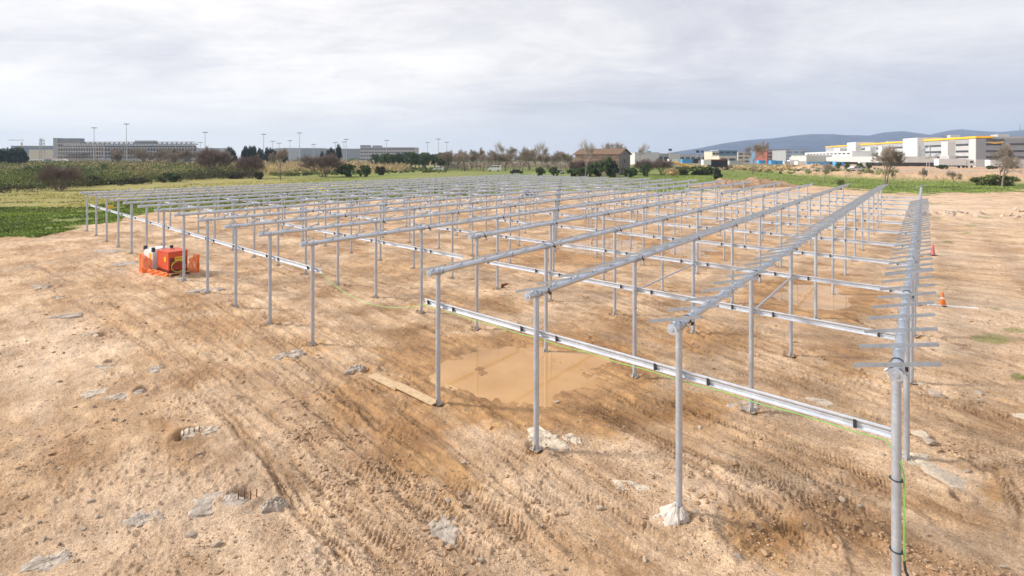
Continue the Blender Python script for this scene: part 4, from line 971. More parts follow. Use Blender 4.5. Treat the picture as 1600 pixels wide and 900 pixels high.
for i, (u, Y, vt, w, key) in enumerate([(704,150,235,.8,'tall'),(716,158,234,.7,'tall2'),(727,150,236,.8,'tall'),(738,162,234,.7,'tall'),(750,152,231,.5,'tall2'),(762,160,235,.8,'tall'),(775,150,236,.7,'tall2'),(790,162,230,.8,'tall'),(812,140,234,.8,'tall'),(826,150,230,.7,'tall2'),(838,146,232,.8,'tall'),(866,150,236,.8,'tall'),(884,138,237,.8,'tall2'),(896,150,240,1.,'tall')]+[(700+i*11.3+3*math.sin(i*7), 155+14*math.sin(i*2.3), 240+2.5*math.sin(i*3.1), 1.35, ('tall', 'tall2', 'big')[i % 3]) for i in range(18)]):
    bare(key, u, Y*1.3+8, vt, 'bare brown tree in the dense line beyond the array, left of the farmhouse', 'tree', w, 'line of bare trees left of the farmhouse')
bare('pale', 781, 208, 222, 'tall pale bare tree rising above the brown tree line behind the minibus', 'tree', .5)
bare('pale', 850, 140, 222, 'tall pale bare tree left of the farmhouse with bushes at its foot', 'tree', .55)
bare('pale', 914, 120, 219, 'tall pale bare tree in front of the left end of the farmhouse', 'tree', .5)
bare('pale', 1006, 190, 224, 'thin pale bare tree behind the shrubs right of the farmhouse', 'tree', .5)
bare('big', 949, 215, 223, 'bare crown showing above the farmhouse roof, left one', 'tree', .55)
bare('big', 962, 222, 223, 'bare crown showing above the farmhouse roof, right one', 'tree', .55)
bare('shrub', 1010, 150, 249, 'leafless brown thicket just right of the farmhouse', 'shrub', 1.0, name='bare_shrub')
bare('shrub', 1035, 148, 248, 'leafless brown thicket right of the first, nearer the signs', 'shrub', .9, name='bare_shrub')
bare('shrub', 935, 142, 248, 'bare tangle against the farmhouse wall', 'shrub', 1.0, name='bare_shrub')
bare('shrub', 905, 140, 250, 'bare undergrowth left of the farmhouse', 'shrub', 1.0, name='bare_shrub')
BU = {'green': bush_proto(1, 1, 1, MT['leaf'], 2200, .10), 'dark': bush_proto(2, 1, 1, MT['bramble'], 2200, .10), 'grey': bush_proto(3, 1, 1, MT['scrub_grey'], 2600, .085), 'scrub': bush_proto(4, 1, 1, MT['scrub'], 2400, .09), 'reed': bush_proto(6, 1, 1, MT['reed'], 2000, .09), 'cyp': bush_proto(7, 1, 1, MT['leaf_dark'], 1800, .11)}
def bush(key, u, Y, vtop, rpx, lb, cat='bush', group=None, name='bush', trunk=False):
    x = (u-U0)/F*Y; z = tz(x, Y)-.1; h = (H-(vtop-V0)*Y/F-z)*1.08; rr = rpx*Y/F*1.15
    if trunk:
        r = empty(name, (x, Y, z), random.uniform(0, 6), lb, cat, group)
        mb = MB(); mb.cyl((0, 0, 0), (0, 0, h*.6), rr*.10, rr*.05, 7); mb.build('trunk', MT['trunk'], r); link('crown', BU[key], r, (0, 0, h*.25), (0, 0, 0), (rr, rr, h*.75)); return r
    o = link(name, BU[key], None, (x, Y, z), (0, 0, random.uniform(0, 6)), (rr, rr, h)); return tag(o, lb, cat, group)
for a in [
 ('green',265,104,269,15,'dark green round bush at the front edge of the left scrub'), ('dark',133,92,274,22,'dark bramble bush right of the reddish shrub'), ('dark',165,96,281,22,'low dark bramble along the field edge, left part'),
 ('dark',212,100,278,24,'low dark bramble along the field edge, middle part'), ('dark',16,84,280,24,'dark brown thicket at the left edge of the picture'), ('dark',40,84,287,20,'low dark thicket between left edge and reddish shrub'),
 ('grey',130,112,256,26,'silvery green willow-like bush behind the reddish shrub'), ('grey',96,118,253,22,'silvery green bush left of the bigger one'), ('green',163,130,256,7,'small dark bush in the pale scrub'), ('green',60,112,258,24,'mid green bush in the left scrub'),
 ('dark',365,122,273,12,'dark low bush at the far field edge'), ('dark',405,118,268,8,'small dark bush cut by pole line'), ('green',540,135,255,14,'dark green bush beside the bare tangle'), ('green',570,138,257,10,'second dark green bush in the far middle'), ('dark',595,150,259,9,'dark rounded bush, farther right of the green ones'),
 ('green',932,134,251,12,'dark ivy-like evergreen against the farmhouse wall'), ('green',950,132,244,10,'tallest dark evergreen before the farmhouse, near its corner'), ('cyp',958,130,253,10,'dark shrub at the foot of the farmhouse corner'), ('green',985,134,261,12,'dark shrub at the foot of the gable end'),
 ('green',1007,138,255,8,'olive green bush in the brown thicket'), ('cyp',1120,112,264,8,'lone round dark bush on the green field'), ('green',866,140,260,8,'green shrub under the pale tree'), ('scrub',1095,150,257,26,'olive scrub on top of the green field slope'), ('scrub',1065,150,259,16,'tan olive scrub left of the slope'),
 ('green',845,138,260,8,'dark low shrub at the pale tree foot'), ('scrub',1313,88,277,7,'small olive clump on the green strip'), ('reed',1050,140,262,14,'dry reeds near the thicket'), ('green',900,136,262,14,'dark undergrowth before the farmhouse left end'), ('green',917,134,259,10,'dark undergrowth near the farmhouse middle'), ('scrub',1560,100,270,22,'olive tan shrubs at the right end of the bank'), ('scrub',1535,102,274,14,'low olive shrub before the bank, right'),
 ('green',1473,175,257,7,'round green bush before the white lorry'), ('green',1547,170,258,5,'small round bush at the warehouse corner'), ('green',1343,180,254,5,'round bush on the roadside, fifth from the containers'), ('green',1310,190,253,4,'round bush on the roadside near the containers'), ('green',1323,185,253,4,'small round bush beside the roadside bush'), ('green',1358,178,254,4,'bushy roadside tree left of the bare tree')]: bush(*a)
def conifers():
    rs = random.Random(4)
    for i in range(34):
        u = 352+rs.random()*182; Y = rs.uniform(250, 300); vt = rs.uniform(231, 238) if u < 440 else rs.uniform(233, 240)
        if 470 < u < 500 and rs.random() < .5: continue
        bush('cyp', u, Y, vt, rs.uniform(4.5, 6.5), 'dark pointed evergreen in the windbreak row left of centre', 'tree', 'windbreak of dark evergreens', 'cypress_tree', True)
    for i in range(30):
        u = 585+rs.random()*118; Y = rs.uniform(210, 260); bush('green', u, Y, rs.uniform(237, 241), rs.uniform(7, 10), 'round-topped green pine in the far belt left of the bare tree line', 'tree', 'belt of green pines', 'pine_tree', True)
    bush('cyp', 528, 240, 229, 6, 'tallest dark evergreen at the right end of the windbreak', 'tree', None, 'cypress_tree', True)
    bush('cyp', 272, 200, 236, 3.5, 'lone dark conical tree in front of the car park', 'tree', None, 'cypress_tree', True)
    for i in range(14):
        u = -10+rs.random()*50; bush('cyp', u, rs.uniform(200, 240), rs.uniform(232, 240), rs.uniform(7, 10), 'dark tree in the clump at the far left edge', 'tree', 'dark trees at the far left', 'dark_tree', True)
    for i in range(26):
        u = 170+rs.random()*190; bare('tall' if i % 2 else 'tall2', u, rs.uniform(190, 260), rs.uniform(231, 239), 'small bare brown tree before the long car park', 'tree', rs.uniform(.7, 1), 'bare trees before the car park')
conifers()
def scrub_mass(name, mt, pts, dens, hr, leaf, lb, seed, up=.3, per=70, hj=1.):
    "polygon in survey coordinates filled with leafy clumps"
    rs = np.random.RandomState(seed); P = np.array([G(*p) for p in pts]); lo = P.min(0); hi = P.max(0); out = []; tin = []; siz = []
    N0 = int(dens*(hi[0]-lo[0])*(hi[1]-lo[1])); x = lo[0]+rs.rand(N0)*(hi[0]-lo[0]); y = lo[1]+rs.rand(N0)*(hi[1]-lo[1])
    k = (poly_sd(x, y, P) < 0) & (rs.rand(N0) < np.clip(130/y, .12, 1)); k &= fbm(x*.06, y*.06, seed, 3) > -.35; x = x[k]; y = y[k]; z, _ = terrain(x, y, False); n = len(x)
    hh = (hr[0]+(hr[1]-hr[0])*np.clip(.5+.9*fbm(x*.05, y*.05, seed+5, 3)+.25*rs.randn(n), 0, 1)); w = hh*(.55+.5*rs.rand(n))
    d = rs.randn(n, per, 3); d /= np.linalg.norm(d, axis=2)[..., None]; d *= (rs.rand(n, per, 1)**.4)
    Q = d*np.stack([w, w, hh*.52], 1)[:, None, :]; Q[..., 0] += x[:, None]; Q[..., 1] += y[:, None]; Q[..., 2] += (z+hh*.45)[:, None]
    Q = Q.reshape(-1, 3); t = np.repeat(rs.rand(n), per)*.75+.25*rs.rand(n*per); sz = np.repeat(leaf*np.clip(y/110, .8, 3), per)
    me = leafmesh(name, Q, sz, mt, t, rs, up); o = link(name, me); tag(o, lb, 'vegetation', kind='stuff'); return o
scrub_mass('scrub', MT['scrub'], [(-600,304),(0,301),(60,299),(120,294),(200,287),(300,281),(400,276),(420,262),(300,260),(100,259),(-600,259)], .36, (1.3, 3.9), .22, 'mixed green and olive scrub covering the land left of the array', 21)
scrub_mass('reeds', MT['reed'], [(-600,285),(100,283),(200,284),(420,274),(640,269),(640,262),(420,258),(200,258),(-600,258)], .10, (1.6, 3.9), .22, 'patches of dry tan reeds in the far scrub', 22, .5)
scrub_mass('reeds', MT['reed'], [(110,257.5),(420,257),(700,258),(700,254),(420,253.6),(110,253.6)], .03, (2.0, 3.6), .30, 'belt of pale reeds in front of the far buildings', 23, .5)
scrub_mass('brambles', MT['bramble'], [(-600,306),(0,303),(60,302),(120,297),(200,290),(300,283),(400,278),(400,274),(200,283),(0,293),(-600,296)], .25, (.8, 2.4), .2, 'dark bramble edge of the scrub along the field', 24, .2)
scrub_mass('low_greenery', MT['scrub'], [(420,276),(560,273),(700,270),(700,264),(560,265),(430,268)], .16, (.3, 1.1), .25, 'low green ground cover beyond the far yellow field', 25, .3)
scrub_mass('undergrowth', MT['bare'], [(690,265),(900,266),(900,261),(690,260)], .10, (1.5, 4.2), .17, 'brown undergrowth beneath the bare tree line', 26, .65)
scrub_mass('reeds', MT['reed'], [(1060,266),(1250,270),(1300,268),(1240,262),(1060,260)], .10, (.8, 1.8), .26, 'tan reeds on top of the slope before the containers', 27, .5)
scrub_mass('verge', MT['scrub'], [(1160,268),(1290,276),(1400,281.5),(1400,279),(1290,272),(1160,264)], .12, (.4, 1.1), .24, 'dark olive verge above the green strip', 28, .3)
scrub_mass('far_scrub', MT['scrub'], [(-600,256),(1080,256),(1080,251.5),(-600,251.5)], .0045, (3, 7), .42, 'olive brown belts of far scrub', 29, .3)
scrub_mass('far_woods', MT['bramble'], [(-200,251.5),(1100,251.5),(1100,249.9),(-200,249.9)], .0016, (6, 12), .55, 'dark distant tree belt along the horizon', 30, .3)
def grass_tufts(name, mt, pts, n, size, lb, seed, thr=-.2):
    rs = np.random.RandomState(seed); P = np.array([G(*p) for p in pts]); uv = np.array(pts, float)
    u = uv[:, 0].min()+rs.rand(n*4)*(uv[:, 0].max()-uv[:, 0].min()); v = uv[:, 1].min()+rs.rand(n*4)*(uv[:, 1].max()-uv[:, 1].min())
    y = F*(H-.3)/(v-V0); x = (u-U0)/F*y; _, _, g, _, wd, *_r = masks(x, y)
    k = (poly_sd(x, y, P) < 0) & ((g > .5) | (wd > .3)) & (fbm(x*.3, y*.3, seed, 3) > thr); x = x[k][:n]; y = y[k][:n]; z, _ = terrain(x, y, False)
    Q = np.stack([x, y, z+size*.25], 1); t = np.clip(.5+.5*fbm(x*.25, y*.25, seed+3, 3)+.2*rs.randn(len(x)), 0, 1)
    me = leafmesh(name, Q, np.full(len(x), size)*np.clip(y/60, .7, 1.8), mt, t, rs, .45); tag(link(name, me), lb, 'grass', kind='stuff')
grass_tufts('grass', MT['grass'], [(-500,382),(0,376),(60,371),(136,355),(240,336),(400,326),(600,313),(800,305),(800,280),(600,290),(400,302),(240,306),(130,325),(-500,328)], 105000, .19, 'thick green weeds on the near edge of the left field', 31, -.42)
grass_tufts('grass', MT['grass_y'], [(-500,345),(130,330),(300,308),(560,290),(560,275),(400,283),(0,305),(-500,307)], 22000, .15, 'short yellowish grass of the left field', 32, 0)
grass_tufts('grass', MT['grass'], [(1000,304),(1110,298),(1180,292),(1230,289),(1350,298),(1400,303),(1640,302),(1640,286),(1400,281),(1200,268),(1060,268),(960,285)], 26000, .12, 'lush green grass strip behind the array on the right', 33, -.4)
grass_tufts('weeds', MT['grass'], [(1440,605),(1640,605),(1640,310),(1400,310)], 900, .09, 'small weeds scattered in the earth on the right', 35, .1)
def flowers():
    rs = np.random.RandomState(2); Q = []
    for (u, v, a, b, n) in [(560,294,14,1.2,500),(500,297,12,1.,260),(488,299,10,1,120),(505,302,7,.8,130),(530,295,12,.8,180)]:
        y = F*(H-.4)/(v+rs.randn(n)*b*.5-V0); x = (u+rs.randn(n)*a*.5-U0)/F*y; Q.append(np.stack([x, y, rise(x, y)+.38+.05*rs.randn(n)], 1))
    Q = np.concatenate(Q); me = leafmesh('wild_flowers', Q, np.full(len(Q), .22), MT['flower'], rs.rand(len(Q)), rs, 0); tag(link('wild_flowers', me), 'bright yellow wild flowers in the grass under the far tubes', 'flowers', kind='stuff')
flowers()

# dirt mound beyond the far end
def mound():
    A = G(1095, 293); B = G(1225, 289); c = (A+B)/2; d = B-A; ln = np.linalg.norm(d); ang = math.atan2(d[1], d[0]); nx, ny = 150, 50
    X, Y = np.meshgrid(np.linspace(-.62*ln, .62*ln, nx), np.linspace(-4.5, 4.5, ny)); x = X.ravel(); y = Y.ravel()
    e = np.clip(1-(np.abs(x)/(.6*ln))**2.4, 0, 1)*np.clip(1-(np.abs(y)/4.3)**1.6, 0, 1)
    z = 1.75*e**.75*(.86+.45*fbm(x*.33, y*.33, 401, 3))+.25*e*fbm(x*1.3, y*1.3, 405, 3)+.12*fbm(x*3, y*3, 409, 2)*e-.1
    V = np.stack([x, y, z], 1); i = (np.arange(ny-1)[:, None]*nx+np.arange(nx-1)[None]).ravel(); Fq = np.stack([i, i+1, i+1+nx, i+nx], 1)
    me = npmesh('dirt_mound', V, Fq, mat('heaped_soil', (.36, .225, .135), 1, 0, 1.2, .3, var=.3), False); o = link('dirt_mound', me, None, (c[0], c[1], 0), (0, 0, ang)); tag(o, 'long heap of dug soil behind the far end of the array', 'dirt mound', kind='structure')
    c = G(1265, 268); n = 40; X, Y = np.meshgrid(np.linspace(-8, 8, n), np.linspace(-5, 5, n)); x = X.ravel(); y = Y.ravel(); r = np.hypot(x/8, y/5); z = 1.9*np.clip(1-r**1.6, 0, 1)*(.8+.4*fbm(x*.4, y*.4, 411, 3))-.05
    i = (np.arange(n-1)[:, None]*n+np.arange(n-1)[None]).ravel(); me = npmesh('dirt_mound', np.stack([x, y, z], 1), np.stack([i, i+1, i+1+n, i+n], 1), mat('sand_heap', (.52, .35, .21), 1, 0, 1.2, .2, var=.2), False)
    tag(link('dirt_mound', me, None, (c[0], c[1], tz(*c))), 'rounded sandy heap at the start of the bank', 'dirt mound', kind='structure')
mound()
rs_ = random.Random(8)
for i in range(60):   # rubble on the low ridge, right
    u = rs_.choice([rs_.gauss(1475, 16), rs_.gauss(1420, 40), rs_.uniform(1380, 1600)]); v = 338+rs_.gauss(0, 3)-(u-1480)*.0; x, y, z = gz(u, v); s = rs_.uniform(.1, .3)
    tag(link('stone', RK[rs_.randrange(6)], None, (x, y, z+s*.3), (rs_.random(), rs_.random(), 6*rs_.random()), (s*1.4, s, s*.6)), 'lump of pale rubble on the low ridge right of the array', 'stone', 'rubble on the low ridge')

# ------------------------------------------------------------------ farmhouse
def farmhouse():
    Y = 150.; c = GY(967, Y); z = tz(*c); a = R(168)                      # corner shared by long wall and gable; long wall runs left and away
    d = np.array([math.cos(a), math.sin(a)]); g = np.array([math.cos(R(55)), math.sin(R(55))]); Lw, W = 13.2, 9.0
    plaster = mat('old_plaster', (.42, .32, .24), .95, 0, .8, .03, var=.3); dark = mat('shaded_grey_plaster', (.22, .195, .18), .95, 0, .7, .03, var=.35); tile = mat('brown_roof_tiles', (.19, .115, .075), .9, 0, 2.5, .06, var=.3)  # gable plaster darker than the long wall: its shade is in the colour
    r = empty('farmhouse', (c[0], c[1], z), 0, 'old farmhouse ruin with brown tiled roof and ivy on its walls', 'farmhouse')
    def P(s, t, h): return (d[0]*s+g[0]*t, d[1]*s+g[1]*t, h)
    he, hr = 6.4, 7.9
    mb = MB(); mb.add([P(0, 0, 0), P(Lw, 0, 0), P(Lw, 0, he), P(0, 0, he)], [(0, 1, 2, 3)][::1]); mb.add([P(0, W, 0), P(Lw, W, 0), P(Lw, W, he), P(0, W, he)], [(3, 2, 1, 0)]); mb.add([P(Lw, 0, 0), P(Lw, W, 0), P(Lw, W, he), P(Lw, W/2, hr), P(Lw, 0, he)], [(0, 1, 2, 3, 4)]); mb.build('wall', plaster, r)
    mb = MB(); mb.add([P(-.02, 0, 0), P(-.02, W, 0), P(-.02, W, he), P(-.02, W/2, hr), P(-.02, 0, he)], [(4, 3, 2, 1, 0)]); gw = mb.build('wall', dark, r); gw['label'] = 'grey gable end wall'
    for (s0, h0, w_, h_) in ((4.2, 3.6, .9, 1.3), (4.2, 6.0, .6, .7), (2.2, .0, 1.0, 2.1)):
        mb = MB(); mb.add([P(-.06, s0-w_/2, h0), P(-.06, s0+w_/2, h0), P(-.06, s0+w_/2, h0+h_), P(-.06, s0-w_/2, h0+h_), P(-.3, s0-w_/2, h0), P(-.3, s0+w_/2, h0)], [(3, 2, 1, 0)]); mb.build('window', MT['dark'], r)
    o_ = .5
    mb = MB()
    for (t0, t1, z0, z1) in ((-o_, W/2, he-.15, hr+.18), (W+o_, W/2, he-.15, hr+.18)):
        V = [P(-o_, t0, z0), P(Lw+o_, t0, z0), P(Lw+o_, t1, z1), P(-o_, t1, z1)]; V2 = [(x, y, q-.16) for x, y, q in V]; mb.add(V+V2, [(0, 1, 2, 3), (7, 6, 5, 4), (0, 4, 5, 1), (1, 5, 6, 2), (2, 6, 7, 3), (3, 7, 4, 0)])
    mb.build('roof', tile, r)
    # lean-to roof strip along the long wall
    mb = MB(); V = [P(-.1, -.1, 5.0), P(Lw, -.1, 5.0), P(Lw, -2.6, 3.9), P(-.1, -2.6, 3.9)]; V2 = [(x, y, q-.14) for x, y, q in V]; mb.add(V+V2, [(0, 1, 2, 3), (7, 6, 5, 4), (0, 4, 5, 1), (1, 5, 6, 2), (2, 6, 7, 3), (3, 7, 4, 0)]); mb.build('lean_to_roof', tile, r)
    mb = MB(); mb.add([P(0, -2.4, 0), P(Lw, -2.4, 0), P(Lw, -2.4, 3.9), P(0, -2.4, 3.9)], [(0, 1, 2, 3)]); mb.add([P(0, 0, 0), P(0, -2.4, 0), P(0, -2.4, 3.9), P(0, 0, 4.9)], [(0, 1, 2, 3)]); mb.build('lean_to_wall', plaster, r)
    mb = MB(); mb.box((*P(5.5, -2.42, 0)[:2], 2.8), (.05, .05, .05)); 
farmhouse()

# ------------------------------------------------------------------ buildings
C = {k: mat(k, v, .7, 0, .4, var=.08) for k, v in {'panel_white': (.56, .55, .53), 'panel_grey': (.35, .355, .36), 'panel_light': (.45, .45, .45), 'orange_band': (.95, .50, .02), 'concrete_wall': (.42, .38, .34), 'slate_wall': (.24, .245, .26), 'window_band': (.05, .055, .065), 'glass_blue': (.12, .22, .34), 'brick_red': (.30, .085, .05), 'cream': (.62, .55, .42), 'car_park_dark': (.10, .10, .10), 'logo_black': (.015, .015, .02)}.items()}
def frame_box(mb, O, ex, ey, s0, s1, t0, t1, z0, z1):
    V = [(O[0]+ex[0]*s+ey[0]*t, O[1]+ex[1]*s+ey[1]*t, z) for z in (z0, z1) for s, t in ((s0, t0), (s1, t0), (s1, t1), (s0, t1))]
    mb.add(V, [(3, 2, 1, 0), (4, 5, 6, 7), (0, 1, 5, 4), (1, 2, 6, 5), (2, 3, 7, 6), (3, 0, 4, 7)])
def warehouse():
    A = np.array([203.0, 217.0]); B = np.array([258.6, 409.0]); e = (B-A)/np.linalg.norm(B-A); Lf = np.linalg.norm(B-A); o = np.array([-e[1], e[0]])   # o: outwards from the front facade (to the left)
    r = empty('warehouse', (A[0], A[1], 0), 0, 'long white and grey logistics warehouse with an orange stripe along its roof edge', 'warehouse')
    O = (0, 0)
    def bx(name, m, *b): mb = MB(); frame_box(mb, O, e, o, *b); return mb.build(name, m, r)
    Hh = 15.2
    bx('wall', C['panel_light'], 0, Lf, -90, 0, 0, Hh-3.2); w = bx('upper_wall', C['panel_grey'], 0, Lf, -90, .0, Hh-3.2, Hh-1.1)
    bx('roof_stripe', C['orange_band'], -.2, Lf, -6, .25, Hh-.85, Hh)
    bx('roof', C['panel_grey'], 0, Lf, -90, -6.01, Hh-1.1, Hh-.3)
    bx('corner_panel', C['panel_white'], -.1, 4.5, .01, .2, 0, Hh-1.1); bx('side_wall', C['slate_wall'], -.12, -.001, -90, 0, 5.0, Hh-1.15); bx('side_wall', C['panel_light'], -.14, -.002, -90, 0, 0, 5.0)
    for k, (a, b, h) in enumerate([(25.5, 31, 13.4), (43.6, 59.5, 16.3), (86, 91, 12.8), (103, 111, 12.8), (127, 143, 16.6), (157, 170, 13.0)]): bx('stair_tower', C['panel_white'], a-10 if k == 0 else a, b-10 if k == 0 else b, -8, 3.0, 0, h)
    bx('dock_block', C['panel_light'], 14, 22, 0.3, 3.2, 0, 6.8)
    for z0 in (11.2, 8.2, 5.6):
        for a, b in ((1.5+4, 15), (21.5, 43), (60, 85), (92, 102), (112, 126), (144, 156)):
            if z0 == 5.6 and a > 90: continue
            bx('window', C['window_band'], a, b, .0, .12, z0, z0+.9)
        for a, b in ((-9, -3.5), (-26, -12)): bx('window', C['window_band'], -.2, 0, a, b, z0, z0+.8)
    bx('canopy_wing', C['panel_white'], 24, 205, 3.3, 26, 3.4, 6.4); bx('dock_wall', C['car_park_dark'], 26, 203, 3.3, 22, 0, 3.39)
    bx('upper_wing', C['panel_white'], 100, 205, 3.3, 14, 6.41, 10.2)
    for i in range(12): bx('window', C['window_band'], 104+i*8, 109+i*8, 14, 14.1, 8.2, 9.0)
    for i in range(20): bx('dock_door', C['glass_blue'], 30+i*8.4, 34+i*8.4, 22, 22.15, .2, 3.0)
    # escape stair in dark steel
    mb = MB()
    for s in (26, 31, 36):
        frame_box(mb, O, e, o, s, s+.3, 5.0, 5.3, 6.4, 12)
    for z0, z1, a, b in ((6.6, 9, 26, 35), (9, 11.8, 35, 26)):
        pa = (e[0]*a+o[0]*5.1, e[1]*a+o[1]*5.1, z0); pb = (e[0]*b+o[0]*5.1, e[1]*b+o[1]*5.1, z1); mb.cyl(pa, pb, .22, n=5)
    mb.build('escape_stair', C['slate_wall'], r)
    for a, b, t, h in ((-.0, 5, -8, 1.0), (36, 39, -8, 2.4), (70, 73, -10, 1.6), (112, 114, -10, 1.8), (146, 149, -12, 1.6)): bx('roof_unit', C['panel_light'], a+.5, b+.5, t-4, t, Hh-.3, Hh-.3+h)
    # company lettering and curved arrow on the side wall
    import_txt = bpy.data.curves.new('sign_text', 'FONT'); import_txt.body = 'amazon'; import_txt.size = 2.1; import_txt.extrude = .04; import_txt.align_x = 'LEFT'
    tmp = bpy.data.objects.new('tmp', import_txt); COL.objects.link(tmp); bpy.context.view_layer.update(); me = bpy.data.meshes.new_from_object(tmp.evaluated_get(bpy.context.evaluated_depsgraph_get())); bpy.data.objects.remove(tmp)
    me.materials.clear(); me.materials.append(C['logo_black']); s = link('sign_lettering', me, r)
    X = Vector((-o[0], -o[1], 0)); Z = Vector((-e[0], -e[1], 0)); Yv = Vector((0, 0, 1)); s.matrix_local = Matrix(((X.x, Yv.x, Z.x, 0), (X.y, Yv.y, Z.y, 0), (X.z, Yv.z, Z.z, 0), (0, 0, 0, 1)))
    p = X*3.4+Z*.3; s.location = (p.x, p.y, 13.0)
    mb = MB(); pts = []
    for i in range(13): f = i/12; q = X*(4.0+5.4*f)+Z*.35; pts.append((q.x, q.y, 12.55-.5*math.sin(math.pi*(.1+.8*f))))
    mb.tube(pts, [.08+.14*math.sin(math.pi*i/12) for i in range(13)], 6); q = Vector(pts[-1]); mb.cyl(q+Vector((0, 0, .25)), q-X*.6+Vector((0, 0, .18)), .12, .05, 6); mb.build('sign_arrow', C['orange_band'], r)
warehouse()
def block(name, u0, u1, Y, vtop, depth, m, lb, cat='building', floors=0, win=None, group=None, roofm=None, z0=None, rot=0):
    x0 = (u0-U0)/F*Y; x1 = (u1-U0)/F*Y; z = 0 if z0 is None else z0; h = H-(vtop-V0)*Y/F-z; w = x1-x0
    r = empty(name, (x0, Y, z), rot, lb, cat, group); mb = MB(); mb.box((w/2, depth/2, h/2-.3), (w, depth, h+.6)); mb.build('wall', m, r)
    mb = MB(); mb.box((w/2, depth/2, h+.2), (w+.4, depth+.4, .4)); mb.build('roof', roofm or C['panel_light'], r)
    if floors:
        for k in range(floors):
            mb = MB(); zz = h*(k+.55)/floors; n = max(2, int(w/5)); 
            if k == 0 and False: pass
            for i in range(n): mb.box(((i+.5)*w/n, -.05, zz), (w/n*.72, .2, h/floors*.42))
            mb.build('window_row', win or C['window_band'], r)
    return r
def car_park():
    Y = 430.; x0 = (90-U0)/F*Y; x1 = (302-U0)/F*Y; W = x1-x0; z = .3; r = empty('car_park', (x0, Y, z), 0, 'long multi-storey concrete car park with open decks and a flat roof frame', 'car park')
    hs = H-z; top = lambda v: H-(v-V0)*Y/F-z
    def bx(name, m, u0, u1, v0, v1, y0=0, y1=7): 
        a = (u0-90)*Y/F; b = (u1-90)*Y/F; mb = MB(); mb.box(((a+b)/2, (y0+y1)/2, (top(v0)+top(v1))/2), (b-a, y1-y0, abs(top(v1)-top(v0)))); return mb.build(name, m, r)
    bx('core', C['car_park_dark'], 92, 300, 227, 247, 3, 6)
    H1 = top(226); fl = 5
    for k in range(fl+1):
        zz = .8+H1*k/fl
        mb = MB(); mb.box((36*Y/F, 3.5, zz), (72*Y/F, 7, 1.3)); mb.build('deck', C['concrete_wall'], r)
        mb = MB(); mb.box((142*Y/F, 3.5, zz*.985), (139.6*Y/F, 7, 1.0)); d = mb.build('deck', C['panel_grey'], r)
    for i in range(19):
        mb = MB(); mb.box((i*W/18*.338, .4, H1/2), (.8, .7, H1)); mb.build('column', C['concrete_wall'], r)
    for i in range(32):
        mb = MB(); mb.box((73*Y/F+i*139*Y/F/31.2, .4, H1/2), (.6, .7, H1)); mb.build('column', C['panel_grey'], r)
    bx('plant_tower', C['panel_grey'], 83, 90, 215.5, 247, 0, 6); bx('plant_block', C['slate_wall'], 90.1, 123, 216, 224.5, 1, 6)
    bx('roof_frame', C['panel_grey'], 123, 300, 221.4, 222.2, 0, 6); bx('roof_block', C['panel_grey'], 209, 238, 219.5, 225, 1, 6)
    for i in range(24): bx('roof_post', C['panel_grey'], 125+i*7.5, 126+i*7.5, 222.2, 226, 0, 1)
    bx('entrance_canopy', C['slate_wall'], 104, 140, 239, 240.4, -8, 0)
car_park()
block('terminal_building', 17, 92, 560, 228.3, 30, C['slate_wall'], 'low grey building with flat roof left of the car park', floors=2, win=C['glass_blue'])
block('shed', 45, 90, 520, 234, 20, C['cream'], 'tan low hall before the grey building left of the car park', floors=0)
block('terminal_building', 563, 648, 900, 230.5, 40, C['concrete_wall'], 'far long airport-like building with two roof blocks, left of centre', floors=4)
block('roof_block', 563, 575, 905, 227, 20, C['slate_wall'], 'dark block rising at the left end of the far long building')
block('roof_block', 582, 593, 905, 227.5, 20, C['slate_wall'], 'second dark block on the far long building')
block('far_hall', 470, 562, 1000, 232.5, 40, C['slate_wall'], 'long low dark hall in the far distance left of centre')
block('far_hall', 430, 500, 1100, 231.5, 40, C['panel_grey'], 'pale low hall with curved look behind the windbreak')
block('far_hall', 305, 350, 1200, 231.5, 40, C['panel_grey'], 'far low grey block right of the car park')
block('office_building', 1123, 1152, 430, 235, 20, C['glass_blue'], 'blue glass office block behind the containers', floors=3, win=C['window_band'])
block('office_building', 1113, 1123, 425, 237, 18, C['cream'], 'cream stair block joined to the blue glass office', floors=3)
block('office_building', 1124, 1151, 400, 244, 18, C['cream'], 'low cream building in front of the blue office', floors=1)
block('office_building', 1188, 1200, 470, 236, 20, C['glass_blue'], 'small blue glazed block left of the brick building', floors=3, win=C['panel_white'])
block('brick_building', 1199, 1234, 450, 234, 22, C['brick_red'], 'red brick apartment-like block behind the blue containers', floors=4, win=C['panel_light'])
block('office_building', 1228, 1260, 420, 235.5, 22, C['panel_grey'], 'grey block with blue glass bands left of the warehouse', floors=4, win=C['glass_blue'])
block('office_building', 1153, 1190, 520, 238, 20, C['cream'], 'pale building behind the bare tree in the right background', floors=3)
block('low_hall', 992, 1030, 380, 239, 18, C['panel_white'], 'white low hall right of the farmhouse', floors=0)
block('low_hall', 1028, 1045, 400, 240.5, 18, C['panel_grey'], 'grey low hall right of the white hall', floors=1)
block('low_hall', 1043, 1063, 440, 240, 18, C['panel_white'], 'far white hall under the blue signs', floors=0)
block('low_hall', 1062, 1112, 520, 242, 18, C['panel_light'], 'long pale hall in the right background', floors=1)
block('low_hall', 1260, 1300, 330, 243.5, 18, C['panel_white'], 'white shed joined to the left end of the warehouse yard', floors=0)
block('black_kiosk', 1111, 1137, 215, 250.5, 4, C['logo_black'], 'long black site cabin in the container yard', 'cabin', roofm=C['brick_red'])
